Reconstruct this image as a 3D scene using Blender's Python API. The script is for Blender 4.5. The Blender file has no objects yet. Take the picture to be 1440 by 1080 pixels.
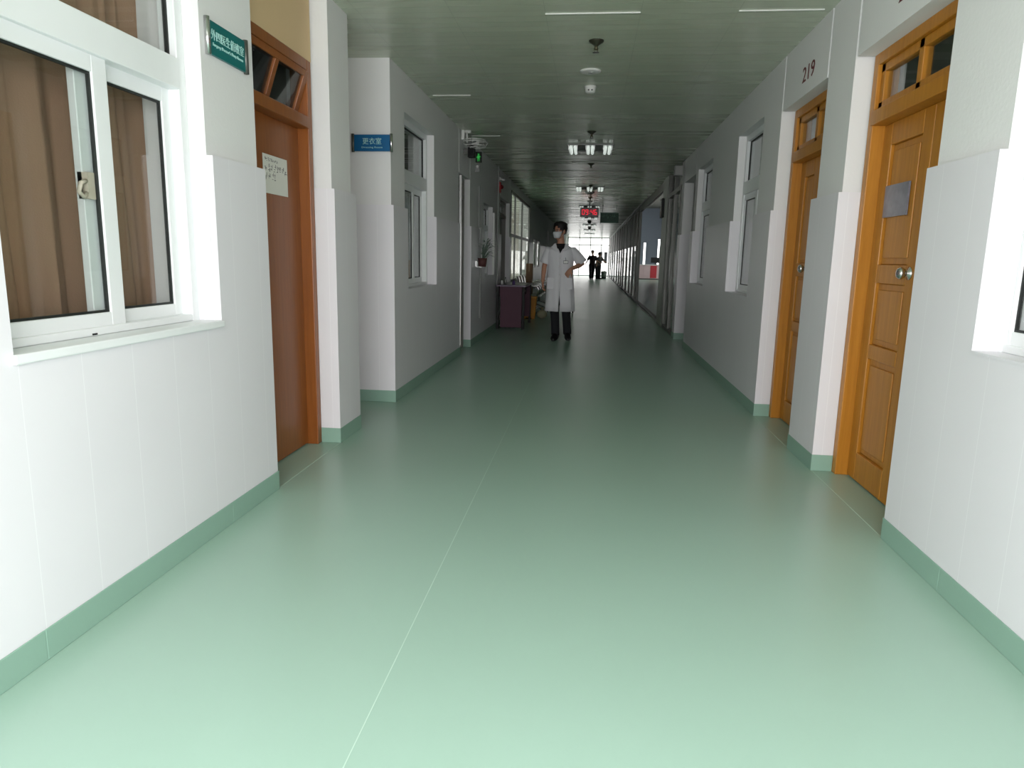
import bpy, bmesh, math, random
from mathutils import Vector, Matrix
random.seed(7)
S = bpy.context.scene
COL = S.collection
PI = math.pi

# ------------------------------------------------------------------ camera
CAM_R = Vector((0.994228, 0.105318, 0.019843))
CAM_U = Vector((0.0, 0.0, 1.0))
F_PX = 974.643
YAW, PITCH, ROLL = -0.10566, -0.18085, 0.02017
def cam_axes():
    cy, sy = math.cos(YAW), math.sin(YAW)
    f = Vector((sy*math.cos(PITCH), cy*math.cos(PITCH), math.sin(PITCH)))
    r = Vector((cy, -sy, 0)); u = r.cross(f)
    return r*math.cos(ROLL)+u*math.sin(ROLL), u*math.cos(ROLL)-r*math.sin(ROLL), f
r_, u_, f_ = cam_axes()
cam = bpy.data.cameras.new('camera')
cam.sensor_fit = 'HORIZONTAL'; cam.sensor_width = 36.0; cam.lens = F_PX/1440*36
cam.clip_start = 0.05; cam.clip_end = 300
co = bpy.data.objects.new('camera', cam); COL.objects.link(co)
M = Matrix((r_, u_, -f_)).transposed().to_4x4(); M.translation = Vector((0, 0, 1.24))
co.matrix_world = M
S.camera = co

# ------------------------------------------------------------------ light and exposure
S.view_settings.view_transform = 'Standard'; S.view_settings.look = 'None'
S.view_settings.gamma = 1.0; S.view_settings.use_curve_mapping = False
S.view_settings.exposure = 0.0
W = bpy.data.worlds.new('daylight'); S.world = W; W.use_nodes = True
bg = W.node_tree.nodes['Background']; bg.inputs[0].default_value = (1.0, 0.985, 0.965, 1); bg.inputs[1].default_value = 3.6
def area(name, loc, rot, sx, sy, power, color=(1, 1, 1), spread=180):
    l = bpy.data.lights.new(name, 'AREA'); l.shape = 'RECTANGLE'; l.size = sx; l.size_y = sy
    l.energy = power; l.color = color; l.spread = math.radians(spread)
    o = bpy.data.objects.new(name, l); COL.objects.link(o); o.location = loc; o.rotation_euler = rot
    return o
# daylight of the big window behind the photographer
area('window_daylight', (-0.1, -0.95, 1.5), (math.radians(51), 0, 0), 2.7, 2.0, 146, (1.0, 0.948, 0.99))

# ------------------------------------------------------------------ materials
def sl(c):
    return tuple(((v/255)/12.92 if v/255 <= .04045 else ((v/255+.055)/1.055)**2.4) for v in c)
def new_mat(name):
    m = bpy.data.materials.new(name); m.use_nodes = True
    nt = m.node_tree; b = nt.nodes['Principled BSDF']
    return m, nt, b
def mat(name, rgb, rough=.5, metal=0., var=.06, vscale=6., bump=0., bscale=40., emit=None, estr=0., spec=.5):
    m, nt, b = new_mat(name); N, Lk = nt.nodes, nt.links
    c = sl(rgb)
    tc = N.new('ShaderNodeTexCoord'); no = N.new('ShaderNodeTexNoise'); no.inputs['Scale'].default_value = vscale
    no.inputs['Detail'].default_value = 4
    Lk.new(tc.outputs['Object'], no.inputs['Vector'])
    mx = N.new('ShaderNodeMix'); mx.data_type = 'RGBA'
    mx.inputs[6].default_value = tuple(v*(1-var) for v in c)+(1,)
    mx.inputs[7].default_value = tuple(min(1, v*(1+var)) for v in c)+(1,)
    Lk.new(no.outputs['Fac'], mx.inputs[0]); Lk.new(mx.outputs[2], b.inputs['Base Color'])
    b.inputs['Roughness'].default_value = rough; b.inputs['Metallic'].default_value = metal
    b.inputs['Specular IOR Level'].default_value = spec
    if bump:
        n2 = N.new('ShaderNodeTexNoise'); n2.inputs['Scale'].default_value = bscale
        Lk.new(tc.outputs['Object'], n2.inputs['Vector'])
        bp = N.new('ShaderNodeBump'); bp.inputs['Strength'].default_value = bump; bp.inputs['Distance'].default_value = .01
        Lk.new(n2.outputs['Fac'], bp.inputs['Height']); Lk.new(bp.outputs[0], b.inputs['Normal'])
    if emit:
        b.inputs['Emission Color'].default_value = sl(emit)+(1,); b.inputs['Emission Strength'].default_value = estr
    return m
def glass(name, tint=(1, 1, 1), refl=1.0):
    m = bpy.data.materials.new(name); m.use_nodes = True; nt = m.node_tree; N, Lk = nt.nodes, nt.links
    N.remove(N['Principled BSDF']); out = N['Material Output']
    t = N.new('ShaderNodeBsdfTransparent'); t.inputs[0].default_value = tint+(1,)
    g = N.new('ShaderNodeBsdfGlossy'); g.inputs['Roughness'].default_value = .02
    fr = N.new('ShaderNodeLayerWeight'); fr.inputs['Blend'].default_value = .5
    pw = N.new('ShaderNodeMath'); pw.operation = 'POWER'; pw.inputs[1].default_value = 5; Lk.new(fr.outputs['Facing'], pw.inputs[0])
    mu = N.new('ShaderNodeMath'); mu.operation = 'MULTIPLY_ADD'; mu.inputs[1].default_value = .9*refl; mu.inputs[2].default_value = .035*refl
    Lk.new(pw.outputs[0], mu.inputs[0])
    mx = N.new('ShaderNodeMixShader'); Lk.new(mu.outputs[0], mx.inputs[0]); Lk.new(t.outputs[0], mx.inputs[1]); Lk.new(g.outputs[0], mx.inputs[2])
    Lk.new(mx.outputs[0], out.inputs[0])
    return m
def tile_mat():
    # glazed white wall tiles, joints every 0.25 m along the wall
    m, nt, b = new_mat('glazed_tile'); N, Lk = nt.nodes, nt.links
    ge = N.new('ShaderNodeNewGeometry'); sp = N.new('ShaderNodeSeparateXYZ'); Lk.new(ge.outputs['Position'], sp.inputs[0])
    ad = N.new('ShaderNodeMath'); ad.operation = 'ADD'; Lk.new(sp.outputs[0], ad.inputs[0]); Lk.new(sp.outputs[1], ad.inputs[1])
    a2 = N.new('ShaderNodeMath'); a2.operation = 'ADD'; a2.inputs[1].default_value = 100.07; Lk.new(ad.outputs[0], a2.inputs[0])
    dv = N.new('ShaderNodeMath'); dv.operation = 'DIVIDE'; dv.inputs[1].default_value = .25; Lk.new(a2.outputs[0], dv.inputs[0])
    fr = N.new('ShaderNodeMath'); fr.operation = 'FRACT'; Lk.new(dv.outputs[0], fr.inputs[0])
    lt = N.new('ShaderNodeMath'); lt.operation = 'LESS_THAN'; lt.inputs[1].default_value = .010; Lk.new(fr.outputs[0], lt.inputs[0])
    no = N.new('ShaderNodeTexNoise'); no.inputs['Scale'].default_value = 1.7; Lk.new(ge.outputs['Position'], no.inputs['Vector'])
    c0 = N.new('ShaderNodeMix'); c0.data_type = 'RGBA'
    c0.inputs[6].default_value = (.73, .722, .75, 1); c0.inputs[7].default_value = (.79, .782, .81, 1)
    Lk.new(no.outputs['Fac'], c0.inputs[0])
    mx = N.new('ShaderNodeMix'); mx.data_type = 'RGBA'; mx.inputs[7].default_value = (.85, .85, .87, 1)
    Lk.new(lt.outputs[0], mx.inputs[0]); Lk.new(c0.outputs[2], mx.inputs[6]); Lk.new(mx.outputs[2], b.inputs['Base Color'])
    b.inputs['Roughness'].default_value = .38
    bp = N.new('ShaderNodeBump'); bp.inputs['Strength'].default_value = .25; bp.inputs['Distance'].default_value = .002; bp.invert = True
    Lk.new(lt.outputs[0], bp.inputs['Height']); Lk.new(bp.outputs[0], b.inputs['Normal'])
    return m
def ceiling_mat():
    # painted metal strip ceiling: grooves across the corridor every 0.1 m, softly glossy
    m, nt, b = new_mat('metal_strip_ceiling'); N, Lk = nt.nodes, nt.links
    ge = N.new('ShaderNodeNewGeometry'); sp = N.new('ShaderNodeSeparateXYZ'); Lk.new(ge.outputs['Position'], sp.inputs[0])
    def groove(sock, period, off, w):
        a = N.new('ShaderNodeMath'); a.operation = 'ADD'; a.inputs[1].default_value = off; Lk.new(sock, a.inputs[0])
        d = N.new('ShaderNodeMath'); d.operation = 'DIVIDE'; d.inputs[1].default_value = period; Lk.new(a.outputs[0], d.inputs[0])
        f = N.new('ShaderNodeMath'); f.operation = 'FRACT'; Lk.new(d.outputs[0], f.inputs[0])
        l = N.new('ShaderNodeMath'); l.operation = 'LESS_THAN'; l.inputs[1].default_value = w; Lk.new(f.outputs[0], l.inputs[0])
        return l
    g1 = groove(sp.outputs[1], .1, 100, .06); g2 = groove(sp.outputs[0], .6, 60.34, .007)
    mx = N.new('ShaderNodeMath'); mx.operation = 'MAXIMUM'; Lk.new(g1.outputs[0], mx.inputs[0]); Lk.new(g2.outputs[0], mx.inputs[1])
    cm = N.new('ShaderNodeMix'); cm.data_type = 'RGBA'; cm.inputs[6].default_value = (.52, .58, .45, 1); cm.inputs[7].default_value = (.41, .46, .355, 1)
    Lk.new(mx.outputs[0], cm.inputs[0]); Lk.new(cm.outputs[2], b.inputs['Base Color'])
    b.inputs['Roughness'].default_value = .34; b.inputs['Specular IOR Level'].default_value = .85
    # every strip lies a little differently, so reflections break into bands
    fl = N.new('ShaderNodeMath'); fl.operation = 'DIVIDE'; fl.inputs[1].default_value = .1; Lk.new(sp.outputs[1], fl.inputs[0])
    f2 = N.new('ShaderNodeMath'); f2.operation = 'FLOOR'; Lk.new(fl.outputs[0], f2.inputs[0])
    wn = N.new('ShaderNodeTexWhiteNoise'); wn.noise_dimensions = '1D'; Lk.new(f2.outputs[0], wn.inputs['W'])
    mr = N.new('ShaderNodeMapRange'); mr.inputs[3].default_value = .20; mr.inputs[4].default_value = .34
    Lk.new(wn.outputs['Value'], mr.inputs[0]); Lk.new(mr.outputs[0], b.inputs['Roughness'])
    bp = N.new('ShaderNodeBump'); bp.inputs['Strength'].default_value = .2; bp.inputs['Distance'].default_value = .003; bp.invert = True
    Lk.new(mx.outputs[0], bp.inputs['Height']); Lk.new(bp.outputs[0], b.inputs['Normal'])
    return m
def floor_mat(name, c1, c2, rough):
    m, nt, b = new_mat(name); N, Lk = nt.nodes, nt.links
    ge = N.new('ShaderNodeNewGeometry')
    no = N.new('ShaderNodeTexNoise'); no.inputs['Scale'].default_value = 1.1; no.inputs['Detail'].default_value = 6
    n2 = N.new('ShaderNodeTexNoise'); n2.inputs['Scale'].default_value = 160
    for n in (no, n2): Lk.new(ge.outputs['Position'], n.inputs['Vector'])
    av = N.new('ShaderNodeMath'); av.operation = 'MULTIPLY_ADD'; av.inputs[1].default_value = .25; Lk.new(n2.outputs['Fac'], av.inputs[0])
    h = N.new('ShaderNodeMath'); h.operation = 'MULTIPLY'; h.inputs[1].default_value = .75; Lk.new(no.outputs['Fac'], h.inputs[0]); Lk.new(h.outputs[0], av.inputs[2])
    mx = N.new('ShaderNodeMix'); mx.data_type = 'RGBA'; mx.inputs[6].default_value = sl(c1)+(1,); mx.inputs[7].default_value = sl(c2)+(1,)
    Lk.new(av.outputs[0], mx.inputs[0]); Lk.new(mx.outputs[2], b.inputs['Base Color'])
    mr = N.new('ShaderNodeMapRange'); mr.inputs[3].default_value = rough-.05; mr.inputs[4].default_value = rough+.06
    Lk.new(no.outputs['Fac'], mr.inputs[0]); Lk.new(mr.outputs[0], b.inputs['Roughness'])
    bp = N.new('ShaderNodeBump'); bp.inputs['Strength'].default_value = .05; bp.inputs['Distance'].default_value = .02
    Lk.new(no.outputs['Fac'], bp.inputs['Height']); Lk.new(bp.outputs[0], b.inputs['Normal'])
    return m
def wood_mat(name, c1, c2, rough=.32, scale=3.0):
    m, nt, b = new_mat(name); N, Lk = nt.nodes, nt.links
    tc = N.new('ShaderNodeTexCoord'); mp = N.new('ShaderNodeMapping'); mp.inputs['Scale'].default_value = (14, 14, .9)
    Lk.new(tc.outputs['Object'], mp.inputs[0])
    no = N.new('ShaderNodeTexNoise'); no.inputs['Scale'].default_value = scale; no.inputs['Detail'].default_value = 6; no.inputs['Distortion'].default_value = .6
    Lk.new(mp.outputs[0], no.inputs['Vector'])
    cr = N.new('ShaderNodeValToRGB'); cr.color_ramp.elements[0].position = .3; cr.color_ramp.elements[1].position = .75
    cr.color_ramp.elements[0].color = sl(c1)+(1,); cr.color_ramp.elements[1].color = sl(c2)+(1,)
    Lk.new(no.outputs['Fac'], cr.inputs[0]); Lk.new(cr.outputs[0], b.inputs['Base Color'])
    b.inputs['Roughness'].default_value = rough
    return m

WALL = mat('white_plaster', (226, 227, 226), .75, var=.02, vscale=1.5, bump=.08, bscale=60)
TILE = tile_mat()
CEIL = ceiling_mat()
VINYL = floor_mat('green_vinyl', (149, 179, 163), (156, 186, 171), .30)
BASE = floor_mat('green_vinyl_skirting', (134, 168, 151), (141, 174, 158), .4)
SEAM = mat('weld_seam', (182, 208, 193), .5)
ORANGE = wood_mat('orange_varnished_wood', (170, 110, 24), (190, 128, 38), .42)
REDWOOD = wood_mat('red_brown_varnished_wood', (132, 74, 25), (148, 86, 33), .36)
GREYDOOR = mat('grey_painted_door', (128, 128, 122), .45)
ALU = mat('white_window_frame', (232, 236, 236), .35, var=.02)
SEAL = mat('black_rubber_seal', (25, 30, 28), .6)
CHROME = mat('chrome', (205, 205, 205), .2, 1.0, var=.02)
STEEL = mat('brushed_steel', (176, 178, 176), .32, 1.0, var=.05)
DARKALU = mat('dark_aluminium', (92, 94, 90), .4, .6)
GLASS = glass('clear_glass', (.93, .95, .94))
GLASSD = glass('grey_glass', (.62, .66, .64))
GLASSE = glass('dimming_window_glass', (.86, .86, .86), .5)  # grey tint dims the daylight showing through the end window
GLASSW = glass('clean_thin_glass', (.97, .98, .97), .5)
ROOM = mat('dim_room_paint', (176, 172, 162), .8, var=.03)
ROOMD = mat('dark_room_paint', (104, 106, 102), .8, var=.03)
BLUEW = mat('blue_grey_wall_paint', (150, 158, 172), .7, var=.03)
CURT = mat('brown_curtain_cloth', (160, 128, 104), .85, var=.08, vscale=3, bump=.15, bscale=180)
WHITEP = mat('white_plastic', (228, 230, 226), .4, var=.02)
GREYP = mat('grey_plastic', (138, 140, 138), .5)
BLACKP = mat('black_plastic', (22, 24, 24), .65)
PAPER = mat('white_paper', (222, 222, 214), .8, var=.03)
INK = mat('grey_ink', (96, 92, 96), .8)
REDINK = mat('dark_red_paint', (96, 30, 34), .6)
TEAL = mat('teal_sign_face', (8, 104, 104), .35, var=.12, vscale=9)
BLUES = mat('blue_sign_face', (14, 92, 140), .35, var=.06)
SIGNW = mat('pale_sign_lettering', (170, 214, 208), .5)
GREENS = mat('dark_green_sign_face', (44, 82, 66), .5)
GREENL = mat('pale_green_lettering', (96, 140, 118), .5)
REDLED = mat('red_led_digit', (40, 0, 8), .4, emit=(255, 24, 52), estr=1.1)
LEDFACE = mat('dark_red_clock_face', (66, 12, 20), .3)
GREENLED = mat('lit_green_sign', (8, 60, 20), .4, emit=(60, 220, 90), estr=.38)
LAMPT = mat('lit_lamp_tube', (235, 240, 235), .4, emit=(235, 245, 238), estr=.62)
MAROON = mat('maroon_cloth', (112, 44, 66), .8, bump=.1, bscale=90)
PURPLE = mat('plum_desk_panel', (86, 48, 66), .6)
DESKTOP = mat('dark_plum_desk_top', (88, 72, 96), .3)
YELLOW = mat('yellow_bin_plastic', (206, 140, 24), .45)
CARTON = mat('brown_cardboard', (112, 88, 66), .85)
SKIN = mat('skin', (196, 146, 120), .55, var=.05, vscale=14)
HAIR = mat('black_hair', (20, 17, 16), .5, bump=.6, bscale=140)
COAT = mat('white_coat_cloth', (236, 236, 240), .85, var=.03, vscale=5, bump=.25, bscale=22)
DARKCL = mat('black_trouser_cloth', (26, 27, 32), .85, bump=.2, bscale=30)
SHIRT = mat('dark_shirt_cloth', (18, 18, 20), .85)
SHOE = mat('black_shoe_leather', (20, 20, 21), .4)
MASKM = mat('pale_blue_mask_cloth', (224, 228, 232), .8)
EYE = mat('eye_white', (225, 225, 220), .3)
IRIS = mat('dark_iris', (24, 16, 12), .25)
BROWNCL = mat('dark_brown_shirt_cloth', (44, 34, 36), .85)
GREYCL = mat('grey_shirt_cloth', (112, 106, 104), .85)
LEAF = mat('grey_green_leaf', (110, 128, 116), .55)
POT = mat('dull_red_pot', (88, 52, 48), .6)
REDP = mat('red_plastic', (168, 22, 32), .4)
PINK = mat('pale_pink_panel', (232, 206, 208), .5)
REDPAN = mat('red_panel', (206, 64, 74), .5)
COUNTERW = mat('white_counter_top', (240, 238, 236), .35)
POSTER = mat('grey_notice_print', (120, 120, 130), .3, var=.45, vscale=22)
GREENBIN = mat('grey_green_bin', (92, 108, 98), .5)
TYRE = mat('rubber_tyre', (34, 34, 34), .8)
BROWNB = mat('brown_reddish_curtain', (120, 72, 60), .85)
BROWNBAND = mat('grey_brown_panel', (112, 104, 98), .5)

# ------------------------------------------------------------------ mesh helpers
class MB:
    def __init__(s): s.v = []; s.f = []; s.m = []; s.smooth = []
    def add(s, vs, fs, mi=0, smooth=False):
        o = len(s.v); s.v += [tuple(v) for v in vs]
        for f in fs: s.f.append([i+o for i in f]); s.m.append(mi); s.smooth.append(smooth)
        return s
    def box(s, x0, x1, y0, y1, z0, z1, mi=0):
        if x0 > x1: x0, x1 = x1, x0
        if y0 > y1: y0, y1 = y1, y0
        if z0 > z1: z0, z1 = z1, z0
        vs = [(x0,y0,z0),(x1,y0,z0),(x1,y1,z0),(x0,y1,z0),(x0,y0,z1),(x1,y0,z1),(x1,y1,z1),(x0,y1,z1)]
        return s.add(vs, [(0,3,2,1),(4,5,6,7),(0,1,5,4),(1,2,6,5),(2,3,7,6),(3,0,4,7)], mi)
    def quad(s, a, b, c, d, mi=0): return s.add([a, b, c, d], [(0,1,2,3)], mi)
    def loft(s, rings, mi=0, cap=True, closed=True, smooth=True):
        n = len(rings[0]); vs = [p for r in rings for p in r]; fs = []
        for i in range(len(rings)-1):
            for j in range(n if closed else n-1):
                k = (j+1) % n
                fs.append((i*n+j, i*n+k, (i+1)*n+k, (i+1)*n+j))
        s.add(vs, fs, mi, smooth)
        if cap and closed:
            o = len(s.v)-len(vs)
            s.f.append([o+j for j in reversed(range(n))]); s.m.append(mi); s.smooth.append(smooth)
            s.f.append([o+(len(rings)-1)*n+j for j in range(n)]); s.m.append(mi); s.smooth.append(smooth)
        return s
    def tube(s, pts, rad, n=10, mi=0, ry=None, round_ends=False, smooth=True):
        pts = [Vector(p) for p in pts]
        if not isinstance(rad, (list, tuple)): rad = [rad]*len(pts)
        rings = []; prev = None
        L = list(zip(pts, rad))
        if round_ends:
            d0 = (pts[0]-pts[1]).normalized(); d1 = (pts[-1]-pts[-2]).normalized()
            L = [(pts[0]+d0*rad[0]*.85, rad[0]*.35), (pts[0]+d0*rad[0]*.5, rad[0]*.8)]+L+[(pts[-1]+d1*rad[-1]*.5, rad[-1]*.8), (pts[-1]+d1*rad[-1]*.85, rad[-1]*.35)]
        P = [a for a, _ in L]
        for i, (p, r) in enumerate(L):
            if i == 0: t = P[1]-P[0]
            elif i == len(P)-1: t = P[-1]-P[-2]
            else: t = (P[i+1]-P[i]).normalized()+(P[i]-P[i-1]).normalized()
            t.normalize()
            if prev is None:
                a = Vector((0, 0, 1)) if abs(t.z) < .9 else Vector((0, 1, 0))
                u = t.cross(a).normalized()
            else:
                u = (prev-t*prev.dot(t)).normalized()
            prev = u; w = t.cross(u)
            rr = r if ry is None else r*ry
            rings.append([p+u*(math.cos(2*PI*k/n)*r)+w*(math.sin(2*PI*k/n)*rr) for k in range(n)])
        return s.loft(rings, mi, smooth=smooth)
    def lathe(s, prof, n=24, mi=0, center=(0,0,0), axis='Z'):
        rings = []
        for r, h in prof:
            ring = []
            for k in range(n):
                a = 2*PI*k/n; x, y = r*math.cos(a), r*math.sin(a)
                if axis == 'Z': p = (x, y, h)
                elif axis == 'X': p = (h, x, y)
                else: p = (y, h, x)
                ring.append((p[0]+center[0], p[1]+center[1], p[2]+center[2]))
            rings.append(ring)
        return s.loft(rings, mi)
    def ellipsoid(s, c, r, n=12, m=8, mi=0):
        rings = []
        for i in range(m+1):
            a = -PI/2+PI*i/m; rr = max(.02, math.cos(a))
            rings.append([(c[0]+r[0]*rr*math.cos(2*PI*k/n), c[1]+r[1]*rr*math.sin(2*PI*k/n), c[2]+r[2]*math.sin(a)) for k in range(n)])
        return s.loft(rings, mi)
    def merge_mesh(s, me, mtx, mi=0):
        s.add([mtx@v.co for v in me.vertices], [list(p.vertices) for p in me.polygons], mi)
        return s
    def build(s, name, mats, parent=None, loc=None, bevel=0, solid=0, subsurf=0, base=(0,0,0)):
        me = bpy.data.meshes.new(name)
        b = Vector(base)
        me.from_pydata([tuple(Vector(v)-b) for v in s.v], [], s.f)
        if not isinstance(mats, (list, tuple)): mats = [mats]
        for m in mats: me.materials.append(m)
        for i, p in enumerate(me.polygons):
            p.material_index = s.m[i]; p.use_smooth = s.smooth[i]
        bm = bmesh.new(); bm.from_mesh(me); bmesh.ops.recalc_face_normals(bm, faces=bm.faces); bm.to_mesh(me); bm.free()
        me.update()
        o = bpy.data.objects.new(name, me); COL.objects.link(o)
        if base != (0,0,0): o.location = b
        if loc is not None: o.location = loc
        if parent is not None:
            o.parent = parent
        if solid:
            md = o.modifiers.new('thickness', 'SOLIDIFY'); md.thickness = solid; md.offset = 0
        if bevel:
            md = o.modifiers.new('bevel', 'BEVEL'); md.width = bevel; md.segments = 2; md.limit_method = 'ANGLE'
        if subsurf:
            md = o.modifiers.new('smooth', 'SUBSURF'); md.levels = subsurf; md.render_levels = subsurf
        return o
def tag(o, label, cat=None, group=None, kind=None):
    o['label'] = label
    if cat: o['category'] = cat
    if group: o['group'] = group
    if kind: o['kind'] = kind
    return o
def thing(name, label, cat, loc=(0,0,0), rz=0, group=None, kind=None):
    o = bpy.data.objects.new(name, None); o.empty_display_size = .1; COL.objects.link(o)
    o.location = loc; o.rotation_euler = (0, 0, rz)
    return tag(o, label, cat, group, kind)
def dup(root, loc=None, label=None, rz=None):
    r = root.copy(); COL.objects.link(r)
    if loc is not None: r.location = loc
    if rz is not None: r.rotation_euler = (0, 0, rz)
    if label: r['label'] = label
    def rec(src, dst):
        for ch in list(src.children):
            c = ch.copy(); COL.objects.link(c); c.parent = dst; rec(ch, c)
    rec(root, r)
    return r
def text_mesh(body, size):
    cu = bpy.data.curves.new('lettering', 'FONT'); cu.body = body; cu.size = size
    cu.align_x = 'CENTER'; cu.align_y = 'CENTER'; cu.extrude = .0012; cu.resolution_u = 3
    o = bpy.data.objects.new('lettering', cu); COL.objects.link(o)
    bpy.context.view_layer.update()
    me = bpy.data.meshes.new_from_object(o.evaluated_get(bpy.context.evaluated_depsgraph_get()))
    bpy.data.objects.remove(o); bpy.data.curves.remove(cu)
    return me
def lettering(mb, body, size, origin, xdir, updir, width=None, mi=0, height=None):
    me = text_mesh(body, size)
    if not len(me.vertices): return
    xs = [v.co.x for v in me.vertices]; ys = [v.co.y for v in me.vertices]
    sx = width/(max(xs)-min(xs)) if width else 1
    sy = height/(max(ys)-min(ys)) if height else 1
    cx, cy = (max(xs)+min(xs))/2, (max(ys)+min(ys))/2
    x = Vector(xdir).normalized(); u = Vector(updir).normalized(); z = x.cross(u)
    mt = Matrix((x*sx, u*sy, z)).transposed().to_4x4(); mt.translation = Vector(origin)-x*sx*cx-u*sy*cy
    mb.merge_mesh(me, mt, mi); bpy.data.meshes.remove(me)

# ------------------------------------------------------------------ the setting
XL, XR, H, LZ, BZ = -1.60, 1.39, 2.77, 1.64, .10
T = .028                      # tile cladding thickness
YB, YE = -1.2, 52.0           # corridor ends
LOB = 6.6                     # lobby side wall

def struct(o, label, cat): return tag(o, label, cat, kind='structure')

m = MB().box(-5.2, 7.0, YB-.2, YE+3, -.1, 0)
struct(m.build('floor', VINYL), 'green sheet vinyl floor of the hospital corridor', 'floor')
m = MB().box(-5.2, XR+.12, YB-.2, YE+.2, H, H+.1).box(XR+.12, 7.0, YB-.2, 11.5, H, H+.1)
struct(m.build('ceiling', CEIL), 'grey-green metal strip ceiling above the corridor', 'ceiling')

def wall_with_openings(side, segs, name, label, cat, base_name, base_label):
    """segs: (y0, y1, kind, ...) along the wall. kind: solid | recess(depth, lintel) | window(z0,z1) | gap"""
    w = MB(); bb = MB()
    sg = -1 if side == 'L' else 1
    xf = XL if side == 'L' else XR
    xt = xf+sg*T              # plaster face
    xb = xf+sg*.30            # back of wall
    def plaster(x0, x1, y0, y1, z0, z1): w.box(x0, x1, y0, y1, z0, z1, 0)
    def tile(x0, x1, y0, y1, z0, z1): w.box(x0, x1, y0, y1, z0, z1, 1)
    def skirt(x0, x1, y0, y1): 
        bb.box(x0, x1, y0, y1, 0, BZ)
    e = .005
    for i, s in enumerate(segs):
        y0, y1, k = s[:3]
        pk = segs[i-1][2] if i else 'solid'; nk = segs[i+1][2] if i+1 < len(segs) else 'solid'
        if k == 'solid':
            p0 = y0+(T if pk in ('recess', 'gap') else 0); p1 = y1-(T if nk in ('recess', 'gap') else 0)
            plaster(xt, xb, p0, p1, 0, H)
            tile(xf, xt, y0, y1, 0, LZ)
            skirt(xf-sg*e, xf, y0-(e if pk in ('recess','gap') else 0), y1+(e if nk in ('recess','gap') else 0))
            for yy, kk, d, pl in ((y0, pk, 1, segs[i-1] if i else None), (y1, nk, -1, segs[i+1] if i+1 < len(segs) else None)):
                if kk == 'recess':
                    dep = pl[3]
                    tile(xt, xf+sg*dep, yy, yy+d*T, 0, LZ)
                    if dep > .3: plaster(xb, xf+sg*(dep+.12), yy+d*T, yy+d*.2, 0, H)
                    bb.box(xf-sg*e, xf+sg*dep, yy-d*e, yy, 0, BZ)
                if kk == 'gap':
                    tile(xt, xb, yy, yy+d*T, 0, LZ)
                    bb.box(xf-sg*e, xb, yy-d*e, yy, 0, BZ)
        elif k == 'recess':
            dep, lint = s[3], s[4]
            if lint < H: plaster(xt, xb, y0-.001, y1+.001, lint, H)
        elif k == 'window':
            z0, z1 = s[3], s[4]; xq = xb; xb = xf+sg*(s[5] if len(s) > 5 else .30)
            plaster(xt, xb, y0, y1, 0, z0); tile(xf, xt, y0, y1, 0, z0)
            plaster(xt, xb, y0, y1, z1, H)
            skirt(xf-sg*e, xf, y0, y1)
            # tiled reveals and sill inside the opening
            xr = xf+sg*.10 if len(s) < 6 else xf+sg*.05
            tile(xt, xr, y0, y0+.004, z0, LZ); tile(xt, xr, y1-.004, y1, z0, LZ)
            tile(xf-sg*.004, xr, y0, y1, z0-.004, z0+.006)
            xb = xq
    struct(w.build(name, [WALL, TILE]), label, cat)
    struct(bb.build(base_name, BASE, bevel=.003), base_label, 'skirting')

WZ0, WZ1 = .935, 2.45
left = [(YB, 1.77, 'solid'), (1.77, 2.90, 'window', WZ0, WZ1), (2.90, 3.385, 'solid'), (3.385, 4.33, 'recess', .13, H),
        (4.33, 4.745, 'solid'), (4.745, 5.67, 'recess', .50, H), (5.67, 6.13, 'solid'), (6.13, 7.30, 'window', WZ0, WZ1), (7.30, 8.70, 'solid'),
        (8.70, 9.48, 'recess', .10, 2.25), (9.48, 10.75, 'solid'), (10.75, 11.75, 'window', WZ0, 2.05), (11.75, 12.75, 'solid'),
        (12.75, 14.2, 'recess', .10, 2.3), (14.2, 14.45, 'solid'), (14.45, 18.9, 'window', .72, 2.58, .10), (18.9, 20.2, 'solid'),
        (20.2, 21.1, 'window', .95, 1.75, .10), (21.1, 21.7, 'solid'), (21.7, 22.8, 'window', .95, 1.75, .10), (22.8, 27, 'solid'), (27, 28.2, 'recess', .16, 2.3),
        (28.2, 34, 'solid'), (34, 35.2, 'recess', .16, 2.3), (35.2, YE, 'solid')]
wall_with_openings('L', left, 'wall_left', 'left corridor wall, white plaster above glazed white tiles', 'wall', 'baseboard_left', 'green coved skirting along the left wall')
right = [(YB, 1.40, 'solid'), (1.40, 2.66, 'window', WZ0, WZ1), (2.66, 3.185, 'solid'), (3.185, 4.235, 'recess', .12, 2.36), (4.235, 4.74, 'solid'),
         (4.74, 5.74, 'recess', .12, 2.37), (5.74, 6.33, 'solid'), (6.33, 7.33, 'window', WZ0, WZ1), (7.33, 8.78, 'solid'), (8.78, 9.90, 'window', WZ0, WZ1),
         (9.90, 10.15, 'solid'), (10.15, 11.28, 'recess', .17, 2.42), (11.28, 11.58, 'solid')]
wall_with_openings('R', right, 'wall_right', 'right corridor wall, white plaster above glazed white tiles', 'wall', 'baseboard_right', 'green coved skirting along the right wall')

# wall behind the photographer with its big window opening
m = MB().box(-5.2, -1.45, YB-.2, YB, 0, H).box(1.25, 7, YB-.2, YB, 0, H).box(-1.45, 1.25, YB-.2, YB, 0, .2).box(-1.45, 1.25, YB-.2, YB, 2.4, H)
struct(m.build('wall_back', WALL), 'end wall with the large window behind the viewer', 'wall')
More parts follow.
